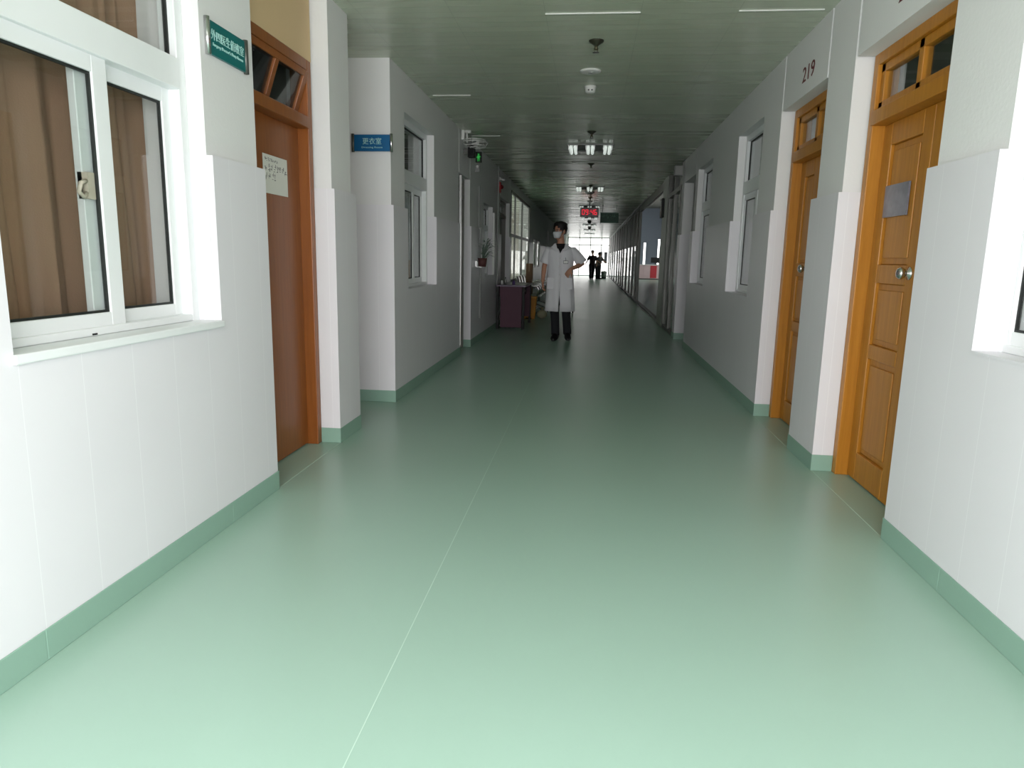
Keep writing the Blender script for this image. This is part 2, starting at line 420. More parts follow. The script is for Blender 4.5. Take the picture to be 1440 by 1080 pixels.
# rooms to the left: outer walls and partitions (solid except where the bright windows look out)
m = MB().box(-5.2, -5.0, YB, 13.2, 0, H).box(-5.2, -5.0, 24.5, YE, 0, H).box(-5.0, -1.9, 13.0, 13.2, 0, H).box(-5.0, -1.9, 24.3, 24.5, 0, H)
m.box(-5.2, -5.0, 13.2, 24.5, 0, .8).box(-5.2, -5.0, 13.2, 24.5, 2.55, H).box(-5.0, -1.9, 4.5, 4.62, 0, H)
struct(m.build('wall_outer_left', ROOM), 'outer wall of the rooms on the left', 'wall')
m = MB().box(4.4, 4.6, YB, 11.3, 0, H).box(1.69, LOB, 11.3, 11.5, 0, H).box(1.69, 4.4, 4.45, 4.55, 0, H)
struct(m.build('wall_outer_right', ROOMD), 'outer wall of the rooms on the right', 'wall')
LH = 4.9
m = MB().box(XR, 7.0, 11.3, YE+.2, LH, LH+.1)
struct(m.build('ceiling_lobby', mat('grey_lobby_ceiling', (120, 118, 112), .7)), 'grey ceiling of the tall lobby on the right', 'ceiling')
m = MB().box(LOB, LOB+.2, 11.3, 39, 0, LH).box(LOB, LOB+.2, 39, 49, 0, .95).box(LOB, LOB+.2, 39, 49, 3.2, LH).box(LOB, LOB+.2, 49, YE, 0, LH)  # unseen window openings, added to bring more daylight into the lobby
for y in range(42, 49, 4): m.box(LOB, LOB+.2, y, y+.5, .95, 3.2)
m.box(XR-.02, XR+.12, 11.3, YE, H+.1, LH).box(XR, LOB, 11.3, 11.5, H, LH)
struct(m.build('wall_lobby', BLUEW), 'blue-grey side wall of the lobby on the right', 'wall')
# far end: window wall for the corridor, blue-grey wall with two narrow windows for the lobby
m = MB().box(XR, 3.3, YE, YE+.2, H, LH)
for x0, x1, zt in ((3.30, 3.89, 0), (3.89, 4.05, 2.47), (4.05, 4.90, 0), (4.90, 5.06, 2.73), (5.06, 7, 0)):
    if zt: m.box(x0, x1, YE, YE+.2, 0, .9).box(x0, x1, YE, YE+.2, zt, LH)
    else: m.box(x0, x1, YE, YE+.2, 0, LH)
m.box(-5.2, XL, YE, YE+.2, 0, H)
struct(m.build('wall_end', BLUEW), 'far end wall of blue-grey paint behind the reception counter', 'wall')

def glazed_end():
    t = thing('window_1', 'bright floor-to-ceiling window wall closing the far end of the corridor', 'window', (0, YE, 0), kind='structure')
    m = MB()
    for x in (-1.6, -.78, .02, .82, 1.39, 2.3, 3.24): m.box(x, x+.06, 0, .08, 0, H)
    for z in (0, 2.2, H-.06): m.box(-1.6, 3.3, .0, .08, z, z+.06)
    m.build('window_frame', ALU, t)
    MB().box(-1.6, 3.3, .035, .045, .03, H-.03).build('pane', GLASSE, t)
glazed_end()

# floor: pale weld seam and threshold seams at the door recesses
m = MB().box(-.5525, -.5495, YB, 7, 0, .0012)
struct(m.build('trim_1', SEAM), 'pale weld seam running along the green floor', 'floor seam')
k = 2
for x, y0, y1, nm in ((XR+.004, 3.19, 4.23, 'right wooden door nearest the viewer'), (XR+.004, 4.75, 5.73, 'right wooden door under number 219'), (XL-.004, 3.39, 4.33, 'red-brown door on the left')):
    m = MB().box(x-.002, x+.002, y0, y1, 0, .0012)
    struct(m.build('trim_%d' % k, SEAM), 'pale floor seam at the sill of the %s' % nm, 'floor seam'); k += 1
# white strips that paint the glints on the ceiling panel joints
for y, x0, x1, nm in ((4.75, -.34, .26, 'nearest, in the middle of the ceiling'), (4.75, .86, 1.37, 'nearest, at the right edge of the ceiling'), (6.98, -1.57, -1.2, 'at the left edge above the first recess window'),
                      (9.24, -1.57, -1.2, 'at the left edge beyond the wall fan'), (11.67, -.34, .26, 'just beyond the nearest ceiling lamp'), (15.3, -.34, .26, 'just before the second ceiling lamp')):
    m = MB().box(x0, x1, y, y+.012, H-.0065, H)
    struct(m.build('trim_%d' % k, WHITEP, bevel=.002), 'thin white strip standing in for a glint on a ceiling joint, %s' % nm, 'ceiling strip'); k += 1
# metal edge trim where ceiling meets the glass partition
m = MB().box(XR-.02, XR+.005, 17.5, 38, H-.02, H)
struct(m.build('trim_%d' % k, STEEL, bevel=.003), 'bright metal edge along the ceiling above the glass partition', 'ceiling strip')

# ------------------------------------------------------------------ windows
def window(n, side, y0, y1, z0, z1, label, sliding=True, dep=.10, zt=(1.89, 2.01), front_near=True, fw=.055, st=.075):
    sg = -1 if side == 'L' else 1
    x = (XL if side == 'L' else XR)+sg*dep
    t = thing('window_%d' % n, label, 'window', (x, (y0+y1)/2, z0), kind='structure')
    b = (x, (y0+y1)/2, z0)
    d = .075
    f = MB().box(x, x+sg*d, y0, y0+fw, z0, z1).box(x, x+sg*d, y1-fw, y1, z0, z1).box(x, x+sg*d, y0+fw, y1-fw, z1-fw, z1).box(x, x+sg*d, y0+fw, y1-fw, z0+.006, z0+.035)
    f.box(x-sg*.006, x+sg*d, y0+fw, y1-fw, zt[0], zt[1])
    f.build('window_frame', ALU, t, bevel=.004, base=b).location = (0, 0, 0)
    ym = (y0+y1)/2
    # transom panes
    for a, c in ((y0+fw, y1-fw),):
        MB().box(x+sg*.036, x+sg*.040, a, c, zt[1], z1-fw).build('transom_pane', GLASS, t, base=b).location = (0, 0, 0)
        g = MB(); w = .009
        g.box(x+sg*.030, x+sg*.046, a, a+w, zt[1], z1-fw).box(x+sg*.030, x+sg*.046, c-w, c, zt[1], z1-fw).box(x+sg*.030, x+sg*.046, a+w, c-w, zt[1], zt[1]+w).box(x+sg*.030, x+sg*.046, a+w, c-w, z1-fw-w, z1-fw)
        g.build('seal', SEAL, t, base=b).location = (0, 0, 0)
    # two sliding sashes on two tracks
    spans = ((y0+.03, ym+.085, .012), (ym-.035, y1-.03, .046))
    if not front_near: spans = ((ym-.085, y1-.03, .012), (y0+.03, ym+.035, .046))
    for a, c, off in spans:
        xs = x+sg*off; zb, zu = z0+.03, zt[0]+.004
        sa = MB().box(xs, xs+sg*.028, a, a+st, zb, zu).box(xs, xs+sg*.028, c-st, c, zb, zu).box(xs, xs+sg*.028, a+st, c-st, zb, zb+.052).box(xs, xs+sg*.028, a+st, c-st, zu-.06, zu)
        s_ = sa.build('sash', ALU, t, bevel=.003, base=b); s_.location = (0, 0, 0)
        w = .008
        se = MB(); X0, X1 = xs+sg*.008, xs+sg*.020
        for q in ((a+st, a+st+w, zb+.052, zu-.06), (c-st-w, c-st, zb+.052, zu-.06), (a+st+w, c-st-w, zb+.052, zb+.052+w), (a+st+w, c-st-w, zu-.06-w, zu-.06)):
            se.box(X0, X1, q[0], q[1], q[2], q[3])
        se.build('seal', SEAL, s_, base=b).location = (0, 0, 0)
        MB().box(xs+sg*.012, xs+sg*.016, a+st, c-st, zb+.052, zu-.06).build('pane', GLASS, s_, base=b).location = (0, 0, 0)
    return t, b
w2, b2 = window(2, 'L', 1.77, 2.90, WZ0, WZ1, 'white sliding window on the left nearest the viewer, brown curtain behind')
MB().box(-1.765, -1.728, 2.30, 2.335, 1.41, 1.50).tube([(-1.735, 2.30, 1.47), (-1.732, 2.27, 1.46), (-1.735, 2.262, 1.43), (-1.735, 2.285, 1.415), (-1.735, 2.30, 1.43)], .008, 8).build('latch', mat('ivory_latch_plastic', (206, 196, 180), .5), w2, base=b2).location = (0, 0, 0)
MB().box(-1.703, -1.699, 2.22, 2.245, .945, .951).build('drain_slot', BLACKP, w2, base=b2).location = (0, 0, 0)
m = MB().box(XL+.014, XL-.10, 1.76, 2.90, WZ0-.022, WZ0+.007); m.build('window_sill', ALU, w2, bevel=.004, base=b2).location = (0, 0, 0)
window(3, 'L', 6.13, 7.30, WZ0, WZ1, 'white sliding window on the left beyond the blue sign')
window(4, 'L', 10.75, 11.75, WZ0, 2.05, 'dark sliding window on the left just before the plum desk', zt=(1.66, 1.74))
window(7, 'R', 1.40, 2.66, WZ0, WZ1, 'white window cut off by the right edge of the photo', front_near=False, fw=.028, st=.02, dep=.085)
window(8, 'R', 6.33, 7.33, WZ0, WZ1, 'white sliding window on the right just beyond door 219', front_near=False)
window(9, 'R', 8.78, 9.90, WZ0, WZ1, 'white sliding window on the right, the farther one before the lobby', front_near=False)

def bright_window(n, y0, y1, z0, z1, label, mull, zt):
    x = XL-.015
    t = thing('window_%d' % n, label, 'window', (x, (y0+y1)/2, z0), kind='structure'); b = (x, (y0+y1)/2, z0)
    f = MB()
    ys = [y0]+mull+[y1-.06]
    for y in ys: f.box(x, x-.035, y, y+.06, z0, z1)
    for z in [z0, z1-.06]+([zt] if zt else []): f.box(x+.002, x-.037, y0, y1, z, z+.06)
    f.build('window_frame', DARKALU, t, base=b).location = (0, 0, 0)
    zz = [z0]+([zt] if zt else [])+[z1]
    for a, c in zip(ys[:-1], ys[1:]):
        for e, g in zip(zz[:-1], zz[1:]):
            MB().box(x-.016, x-.020, a+.06, c, e+.06, g).build('pane', GLASSW, t, base=b).location = (0, 0, 0)
bright_window(5, 14.45, 18.9, .72, 2.58, 'wide bright window on the left above the waiting bench', [15.3, 16.9], 1.66)
bright_window(6, 20.2, 21.1, .95, 1.75, 'narrow bright window on the left, first beyond the wide one', [], None)
bright_window(10, 21.7, 22.8, .95, 1.75, 'narrow bright window on the left, second beyond the wide one', [], None)

# curtains and pale cabinet seen through the windows
def curtain(label, x, y0, y1, z0, z1, m_, folds, amp=.035, lean=0.0, group=None):
    mb = MB(); n = int(folds*14); rows = 8; rings = []
    ph = [random.uniform(-.5, .5) for _ in range(40)]
    for i in range(rows+1):
        z = z1+(z0-z1)*i/rows; row = []
        for j in range(n+1):
            u = j/n; y = y0+(y1-y0)*u+lean*(i/rows)*u
            a = u*folds*2*PI
            row.append((x+amp*(math.sin(a+ph[int(u*folds) % 40])*.8+.35*math.sin(2.3*a+1.1))*(.75+.25*i/rows), y+.012*math.sin(a*1.7+i*.5), z))
        rings.append(row)
    mb.loft(rings, 0, cap=False, closed=False)
    o = mb.build('curtain', m_, solid=.003, base=(x, (y0+y1)/2, z0))
    tag(o, label, 'curtain')
    return o
curtain('brown pleated curtain hanging behind the left window nearest the viewer', -1.93, 1.25, 3.03, .6, 2.6, CURT, 9, .04, lean=.06)
curtain('reddish brown curtain strip in the wide bright window', -1.93, 16.75, 17.1, .8, 2.6, BROWNB, 3, .03)
curtain('grey curtain behind the left window beyond the blue sign', -1.95, 6.2, 6.8, .6, 2.6, mat('grey_curtain_cloth', (120, 116, 112), .85), 4, .03)
t = thing('cabinet', 'pale beige cabinet inside the room behind the brown curtain', 'cabinet', (-2.45, 3.55, 0))
MB().box(-.28, .28, -.35, .35, .05, 1.85).build('body', mat('beige_cabinet_paint', (206, 192, 174), .5), t, bevel=.006)
MB().box(-.28, .28, -.33, .33, 0, .05).build('plinth', GREYP, t)
MB().box(.28, .298, -.34, -.005, .07, 1.83).build('door', mat('beige_cabinet_door', (212, 198, 182), .45), t, bevel=.004)
MB().box(.28, .298, .005, .34, .07, 1.83).build('door', mat('beige_cabinet_door', (212, 198, 182), .45), t, bevel=.004)

# ------------------------------------------------------------------ doors
def rel(mb, name, m_, parent, b, bevel=0):
    o = mb.build(name, m_, parent, bevel=bevel, base=b); o.location = (0, 0, 0); return o
def panel_door(n, y0, y1, label, split, top=2.36):
    x = XR+.12; b = (x, (y0+y1)/2, 0)
    t = thing('door_%d' % n, label, 'door', b, kind='structure')
    j = .06; xd = x+.115
    f = MB().box(x, xd, y0, y0+j, 0, top).box(x, xd, y1-j, y1, 0, top).box(x, xd, y0+j, y1-j, top-.06, top)
    f.box(x-.012, xd, y0+j, y1-j, 1.985, 2.06)
    rel(f, 'door_frame', ORANGE, t, b, .004)
    ym = (y0+y1)/2
    ts = MB()
    for a, c in ((y0+j, y0+j+.05), (ym-.025, ym+.025), (y1-j-.05, y1-j)): ts.box(x+.02, x+.065, a, c, 2.06, top-.06)
    for z in (2.06, top-.105): ts.box(x+.02, x+.065, y0+j, y1-j, z, z+.045)
    tsb = rel(ts, 'transom', ORANGE, t, b, .004)
    for a, c in ((y0+j+.05, ym-.025), (ym+.025, y1-j-.05)):
        rel(MB().box(x+.04, x+.045, a, c, 2.105, top-.105), 'pane', GLASS, tsb, b)
    # two leaves with raised panels, the far one carries the knob
    xl = x+.068; L0, L1 = y0+j, y1-j
    rails = ((.008, .17), (.72, .80), (1.14, 1.24), (1.87, 1.985))
    for A, B in ((split+.002, L1), (L0, split-.002)):
        lf = MB(); st = min(.105, (B-A)*.24)
        lf.box(xl, xl+.04, A, A+st, .008, 1.985).box(xl, xl+.04, B-st, B, .008, 1.985)
        for z0, z1 in rails: lf.box(xl, xl+.04, A+st, B-st, z0, z1)
        for (a, z0), (z1, c) in zip([(r[0], r[1]) for r in rails[:-1]], [(r[0], r[1]) for r in rails[1:]]):
            lf.box(xl+.018, xl+.03, A+st, B-st, z0, z1)
            e = min(.035, (B-A)*.06)
            lf.box(xl+.008, xl+.018, A+st+e, B-st-e, z0+e, z1-e)
        leaf = rel(lf, 'leaf', ORANGE, t, b, .006)
        if A > split:
            ky = A+.065; kz = 1.2
            kb = MB().lathe([(.001, .002), (.033, .002), (.033, -.006), (.014, -.012), (.013, -.022), (.024, -.027), (.031, -.038), (.030, -.05), (.018, -.06), (.001, -.062)], 20, axis='X', center=(xl, ky, kz))
            rel(kb, 'knob', CHROME, leaf, b)
    return t, b, xl, L0, L1
d1, db1, xl1, _, _ = panel_door(1, 3.185, 4.235, 'orange varnished panelled door on the right nearest the viewer, with chrome knob', 3.60)
panel_door(2, 4.74, 5.74, 'orange varnished door on the right under the number 219', 5.26, top=2.37)
o = rel(MB().box(xl1-.006, xl1+.004, 3.78, 4.06, 1.49, 1.655), 'notice', POSTER, None, (xl1, 3.92, 1.5)); o.location = (xl1, 3.92, 1.5)
tag(o, 'small grey notice stuck on the nearest right-hand orange door', 'notice')

def flush_door(n, y0, y1, xf, label, mt, top=2.38, tilt=True, double=False, sg=-1):
    b = (xf, (y0+y1)/2, 0); t = thing('door_%d' % n, label, 'door', b, kind='structure')
    j = .06; xd = xf+sg*.11; x = xf
    f = MB().box(x, xd, y0, y0+j, 0, top).box(x, xd, y1-j, y1, 0, top).box(x, xd, y0+j, y1-j, top-.06, top).box(x-sg*.012, xd, y0+j, y1-j, 1.985, 2.05)
    rel(f, 'door_frame', mt, t, b, .004)
    L0, L1 = y0+j, y1-j
    xl = x+sg*.07
    parts = ((L0, (L0+L1)/2-.002), ((L0+L1)/2+.002, L1)) if double else ((L0, L1),)
    for a, c in parts:
        lf = rel(MB().box(xl, xl+sg*.04, a, c, .008, 1.985), 'leaf', mt, t, b, .003)
        ky = c-.07 if not double or a > L0 else c-.05
        ky = a+.07
        if double and a == L0: ky = c-.07
        rel(MB().lathe([(.001, 0), (.028, 0), (.028, -sg*.008), (.012, -sg*.012), (.012, -sg*.035), (.028, -sg*.05), (.022, -sg*.068), (.001, -sg*.072)], 16, axis='X', center=(xl, ky, 1.03)), 'knob', CHROME, lf, b)
    # transom sash, pivoted open a little
    zc = (2.05+top-.06)/2; hz = (top-.06-2.05)/2
    sb = thing('transom', 'x', None); del sb['label']
    sb.parent = t; sb.location = (sg*.045, 0, zc); sb.rotation_euler = (0, math.radians(19 if tilt else 0), 0)
    s = MB(); hy = (L1-L0)/2-.004; e = .055
    s.box(-.018, .018, -hy, -hy+e, -hz, hz).box(-.018, .018, hy-e, hy, -hz, hz).box(-.018, .018, -hy+e, hy-e, -hz, -hz+.035).box(-.018, .018, -hy+e, hy-e, hz-.035, hz).box(-.018, .018, -.022, .022, -hz+.035, hz-.035)
    s.build('transom_sash', mt, sb, bevel=.003)
    for a, c in ((-hy+e, -.022), (.022, hy-e)):
        MB().box(-.003, .003, a, c, -hz+.035, hz-.035).build('pane', GLASSD, sb)
    return t
flush_door(3, 3.385, 4.33, XL-.13, 'red-brown varnished flush door on the left with a paper notice', REDWOOD)
# plaster above the left door frames
m = MB().box(XL-.13, XL-.3, 3.38, 4.335, 2.38, H).box(XL-.50, XL-.62, 4.74, 5.675, 2.38, H)
struct(m.build('wall_above_doors', mat('cream_plaster', (216, 188, 146), .75, var=.03)), 'cream plaster above the recessed doors on the left', 'wall')
flush_door(4, 4.745, 5.67, XL-.50, 'red-brown door hidden in the recess beside the blue sign', REDWOOD, tilt=False)
flush_door(5, 8.70, 9.48, XL-.10, 'dark grey door on the left under the wall fan', GREYDOOR, top=2.25, tilt=False)
flush_door(6, 12.75, 14.2, XL-.10, 'dark grey double door on the left beyond the plum desk', GREYDOOR, top=2.3, tilt=False, double=True)
flush_door(7, 10.15, 11.28, XR+.17, 'dark grey door on the right just before the lobby', GREYDOOR, top=2.42, tilt=False, sg=1)
flush_door(8, 27.0, 28.2, XL-.16, 'grey door far along the left wall', GREYDOOR, top=2.3, tilt=False)
flush_door(9, 34.0, 35.2, XL-.16, 'grey door farthest along the left wall', GREYDOOR, top=2.3, tilt=False)

# paper notice on the left door
px = XL-.13-.07+.004
t = thing('paper_notice', 'white handwritten paper sheet taped to the red-brown left door', 'notice', (px, 3.93, 1.67))
MB().box(-.001, .001, -.155, .155, -.105, .105).build('sheet', PAPER, t)
ink = MB(); rr = random.Random(3)
for (z, h, y0, y1, st) in ((.078, .016, -.13, .02, .0025), (.035, .032, -.13, .135, .004), (-.012, .034, -.13, -.01, .003)):
    y = y0
    while y < y1:
        for _ in range(5):
            a = y+rr.uniform(0, h*.75); zz = z+rr.uniform(-h/2, h/2)
            if rr.random() < .5: ink.box(.001, .0016, a, a+st*.7, zz-h*.3, zz+h*.3)
            else: ink.box(.001, .0016, a-h*.25, a+h*.25, zz-st*.4, zz+st*.4)
        y += h*1.12
ink.build('handwriting', INK, t)

# ------------------------------------------------------------------ signs and numbers
def wall_sign(name, label, loc, w, h, rz, face, lines, clip_sides):
    # local: x right along the sign, z up, faces -y
    t = thing(name, label, 'sign', loc, rz)
    MB().box(-w/2, w/2, -.014, 0, -h/2, h/2).build('panel', face, t, bevel=.002)
    for s in clip_sides:
        MB().tube([(s*w/2, -.012, -h/2-.006), (s*w/2, -.012, h/2+.006)], .012, 12).build('end_clip', CHROME if s*clip_sides[0] > 0 else DARKALU, t)
    tx = MB()
    for body, cz, ww, hh, sz in lines:
        lettering(tx, body, sz, (0, -.015, cz), (1, 0, 0), (0, 0, 1), ww, 0, hh)
    tx.build('lettering', SIGNW, t)
    return t
# faces +x on the left wall: rotate so that -y -> +x
wall_sign('door_sign', 'teal room sign with white lettering on the left wall beside the first window', (XL-T, 3.105, 2.125), .33, .135, math.radians(90), TEAL,
          [('\u5916\u56db\u533b\u751f\u503c\u73ed\u5ba4', .014, .28, .042, .05), ("Surgery Doctor's Duty Room", -.026, .26, .017, .02)], (-1, 1))
wall_sign('door_sign', 'blue room sign with white lettering on the recess face on the left', (-1.768, 5.67-.0+T-.028, 2.12), .315, .128, 0, BLUES,
          [('\u66f4\u8863\u5ba4', .014, .155, .05, .06), ('Dressing Room', -.036, .17, .016, .02)], (1, -1))
def room_number(body, y, z, w, label):
    mb = MB(); lettering(mb, body, .14, (XR+T-.0012, y, z), (0, -1, 0), (0, 0, 1), w, 0, .10)
    o = mb.build('room_number', REDINK, base=(XR+T, y, z)); tag(o, label, 'number', None)
room_number('219', 5.15, 2.51, .26, 'dark red number 219 on the wall above the farther orange door')
room_number('217', 3.62, 2.515, .26, 'dark red number at the top edge above the nearest orange door')

# ------------------------------------------------------------------ ceiling fittings
lamp_y = [10.15, 15.75, 21.3, 26.9, 32.4, 38.0, 43.5]
def make_lamp():
    t = thing('ceiling_lamp', 'nearest of the three-tube ceiling lamps, over the corridor centre', 'lamp', (-.045, lamp_y[0], H), group='three-tube ceiling lamps down the corridor')
    f = MB().box(-.31, .31, -.3, -.29, -.018, 0).box(-.31, .31, .29, .3, -.018, 0).box(-.31, -.3, -.29, .29, -.018, 0).box(.3, .31, -.29, .29, -.018, 0).box(-.3, .3, -.29, .29, -.006, 0)
    f.build('frame', GREYP, t)
    for x in (-.235, 0, .235):
        g = MB().box(x-.062, x+.062, -.285, .285, -.012, -.006).box(x-.062, x-.056, -.285, .285, -.075, -.012).box(x+.056, x+.062, -.285, .285, -.075, -.012)
        g.build('reflector', STEEL, t)
        for dx in (-.03, .03):
            MB().tube([(x+dx, -.285, -.042), (x+dx, .285, -.042)], .021, 10).build('tube', LAMPT, t)
    return t
lamp0 = make_lamp()
ordn = ['second', 'third', 'fourth', 'fifth', 'sixth', 'farthest']
for q, y in enumerate(lamp_y[1:]):
    nm = ordn[q] if q < 5 else 'farthest'
    dup(lamp0, (-.05, y, H), '%s of the seven three-tube ceiling lamps counting from the viewer' % nm)
def make_sprinkler():
    t = thing('sprinkler', 'nearest dark sprinkler head hanging from the ceiling', 'sprinkler', (-.01, 5.33, H), group='sprinkler heads along the ceiling')
    MB().lathe([(.001, 0), (.055, 0), (.052, -.008), (.02, -.03), (.018, -.034), (.001, -.034)], 20).build('escutcheon', mat('dark_bronze', (58, 60, 48), .4, .5), t)
    MB().lathe([(.012, -.03), (.012, -.062), (.001, -.063)], 12).tube([(-.014, 0, -.05), (-.012, 0, -.078)], .003, 6).tube([(.014, 0, -.05), (.012, 0, -.078)], .003, 6).build('head', mat('dull_brass', (90, 88, 66), .4, .6), t)
    MB().lathe([(.001, -.078), (.024, -.078), (.024, -.081), (.001, -.081)], 16).build('deflector', DARKALU, t)
    return t
sp0 = make_sprinkler()
for y, l in ((8.92, 'second dark sprinkler head, just before the nearest ceiling lamp'), (11.85, 'third dark sprinkler head, just beyond the nearest ceiling lamp'), (15.2, 'fourth dark sprinkler head, just before the second ceiling lamp'), (18.3, 'fifth dark sprinkler head, just before the red clock')):
    dup(sp0, (-.03, y, H), l)
t = thing('ceiling_disc', 'round white disc on the ceiling before the smoke detector', 'disc', (-.05, 6.14, H))
MB().lathe([(.001, 0), (.088, 0), (.086, -.008), (.07, -.013), (.001, -.014)], 28).build('cover', WHITEP, t)
MB().lathe([(.001, -.014), (.02, -.014), (.018, -.018), (.001, -.018)], 16).build('centre_cap', GREYP, t)
t = thing('smoke_detector', 'white smoke detector on the ceiling beyond the round disc', 'detector', (-.05, 6.67, H))
MB().lathe([(.001, 0), (.055, 0), (.055, -.014), (.001, -.014)], 24).build('base', WHITEP, t)
MB().lathe([(.05, -.014), (.046, -.045), (.034, -.056), (.001, -.058)], 24).build('cover', WHITEP, t)
MB().box(-.022, -.008, -.052, -.044, -.045, -.034).box(.008, .022, -.052, -.044, -.045, -.034).build('vent_slot', BLACKP, t)
t = thing('ceiling_speaker', 'round dark grey speaker on the ceiling beyond the second lamp', 'speaker', (-.05, 16.7, H))
MB().lathe([(.001, 0), (.11, 0), (.105, -.03), (.085, -.04), (.001, -.04)], 28).build('ring', GREYP, t)
MB().lathe([(.001, -.04), (.075, -.04), (.06, -.055), (.001, -.06)], 24).build('grille', DARKALU, t)
for y, nm in ((24.0, 'between the third and fourth ceiling lamps'), (29.6, 'between the fourth and fifth ceiling lamps'), (35.2, 'between the fifth and sixth ceiling lamps')):
    t = thing('smoke_detector', 'dark round detector %s' % nm, 'detector', (-.05, y, H), group='far detectors on the ceiling')
    MB().lathe([(.001, 0), (.09, 0), (.09, -.03), (.001, -.03)], 20).build('base', DARKALU, t)
    MB().lathe([(.07, -.03), (.06, -.09), (.001, -.1)], 20).build('cover', BLACKP, t)

# red LED clock and green hanging sign
t = thing('wall_clock', 'red LED clock showing 09:46 hanging from the ceiling', 'clock', (-.045, 19.45, 2.485))
MB().box(-.25, .25, 0, .09, -.122, .122).build('case', LEDFACE, t, bevel=.006)
MB().tube([(0, .045, .12), (0, .045, .285)], .016, 8).box(-.07, .07, .01, .08, .27, .285).build('hanger', DARKALU, t)
SEG = {'0': 'abcdef', '9': 'abcdfg', '4': 'bcfg', '6': 'acdefg'}
def digit(mb, ch, cx, w, h, th=.013):
    def sg(x0, z0, x1, z1): mb.box(x0, x1, -.004, 0, z0, z1)
    sh = lambda z: 0
    q = {'a': (cx-w/2+th, h/2-th, cx+w/2-th, h/2), 'g': (cx-w/2+th, -th/2, cx+w/2-th, th/2), 'd': (cx-w/2+th, -h/2, cx+w/2-th, -h/2+th),
         'f': (cx-w/2, .004, cx-w/2+th, h/2-.004), 'b': (cx+w/2-th, .004, cx+w/2, h/2-.004), 'e': (cx-w/2, -h/2+.004, cx-w/2+th, -.004), 'c': (cx+w/2-th, -h/2+.004, cx+w/2, -.004)}
    for s in SEG[ch]: sg(*q[s])
mb = MB()
for ch, cx in zip('0946', (-.165, -.07, .07, .165)): digit(mb, ch, cx, .075, .14, .016)
mb.box(-.008, .008, -.004, 0, .02, .036).box(-.008, .008, -.004, 0, -.036, -.02)
mb.build('digits', REDLED, t)
t = thing('hanging_sign', 'dark green hanging sign with faint lettering right of the red clock', 'sign', (.53, 20.6, 2.41))
MB().box(-.26, .26, 0, .04, -.145, .145).build('board', GREENS, t, bevel=.004)
m = MB()
for a in ((-.245, .245, .125, .131), (-.245, .245, -.131, -.125)): m.box(a[0], a[1], -.003, 0, a[2], a[3])
rr = random.Random(5)
for cxx in (-.17, -.06, .05, .16):
    for _ in range(5):
        a = cxx+rr.uniform(-.035, .035); zz = .03+rr.uniform(-.03, .04)
        if rr.random() < .5: m.box(a, a+.008, -.003, 0, zz-.03, zz+.03)
        else: m.box(a-.03, a+.03, -.003, 0, zz, zz+.008)
m.build('lettering', GREENL, t)
for x in (-.2, .2): MB().tube([(x, .02, .14), (x, .02, .36)], .007, 8).build('hanger', STEEL, t)

# ------------------------------------------------------------------ fittings on the left wall
t = thing('wall_fan', 'white wall fan tilted face down near the ceiling on the left', 'fan', (XL-T, 8.9, 2.73))
MB().box(.0, .035, -.05, .05, -.07, .07).build('mounting_plate', WHITEP, t, bevel=.006)
MB().tube([(.03, 0, .04), (.11, 0, .04)], .026, 12).build('arm', WHITEP, t)
MB().tube([(.06, 0, .02), (.065, 0, -.1)], .012, 10).build('stem', WHITEP, t)
fc = Vector((.16, .02, -.10))
MB().lathe([(.001, .05), (.04, .045), (.05, .01), (.045, -.02), (.001, -.03)], 18, center=fc).build('motor', WHITEP, t)
g = MB()
for r, z in ((.155, .0), (.13, .03), (.13, -.04), (.06, -.055)):
    pts = [(fc.x+r*math.cos(2*PI*k/28), fc.y+r*1.3*math.sin(2*PI*k/28), fc.z+z) for k in range(29)]
    g.tube(pts, .005, 6)
for k in range(12):
    a = 2*PI*k/12; c, s_ = math.cos(a), 1.3*math.sin(a)
    g.tube([(fc.x+.04*c, fc.y+.04*s_, fc.z+.04), (fc.x+.13*c, fc.y+.13*s_, fc.z+.03), (fc.x+.155*c, fc.y+.155*s_, fc.z), (fc.x+.13*c, fc.y+.13*s_, fc.z-.04), (fc.x+.02*c, fc.y+.02*s_, fc.z-.058)], .0018, 5)
g.build('cage', WHITEP, t)
for k in range(3):
    a = 2*PI*k/3+.4; b_ = MB()
    c, s_ = math.cos(a), math.sin(a)
    P = lambda r, w, z: (fc.x+r*c-w*s_, fc.y+r*s_+w*c, fc.z+z)
    b_.loft([[P(.03, -.02, -.012), P(.03, .02, .0), P(.03, .02, .004), P(.03, -.02, -.008)], [P(.08, -.05, -.018), P(.08, .04, .004), P(.08, .04, .008), P(.08, -.05, -.014)], [P(.125, -.045, -.018), P(.125, .03, .004), P(.125, .03, .008), P(.125, -.045, -.014)]])
    b_.build('blade', GREYP, t)
t = thing('wall_speaker', 'small black speaker box high on the left wall below the fan', 'speaker', (XL-T, 9.0, 2.535))
MB().box(.06, .145, -.05, .05, -.07, .07).build('cabinet', BLACKP, t, bevel=.006)
MB().box(0, .06, -.02, .02, -.03, .03).build('bracket', DARKALU, t)
MB().box(.07, .135, -.055, -.05, -.055, .055).build('grille', mat('black_grille_cloth', (14, 15, 15), .8), t)
t = thing('exit_sign', 'lit green running-man exit sign on the left wall beyond the black speaker', 'sign', (XL-T, 9.95, 2.60))
MB().box(0, .085, -.015, .015, -.07, .07).build('case', BLACKP, t, bevel=.004)
MB().box(.032, .053, -.018, -.015, .025, .047).box(.028, .058, -.018, -.015, -.02, .022).box(.015, .028, -.018, -.015, -.01, .008).box(.058, .072, -.018, -.015, 0, .012).box(.028, .038, -.018, -.015, -.055, -.02).box(.048, .058, -.018, -.015, -.05, -.02).build('pictogram', GREENLED, t)
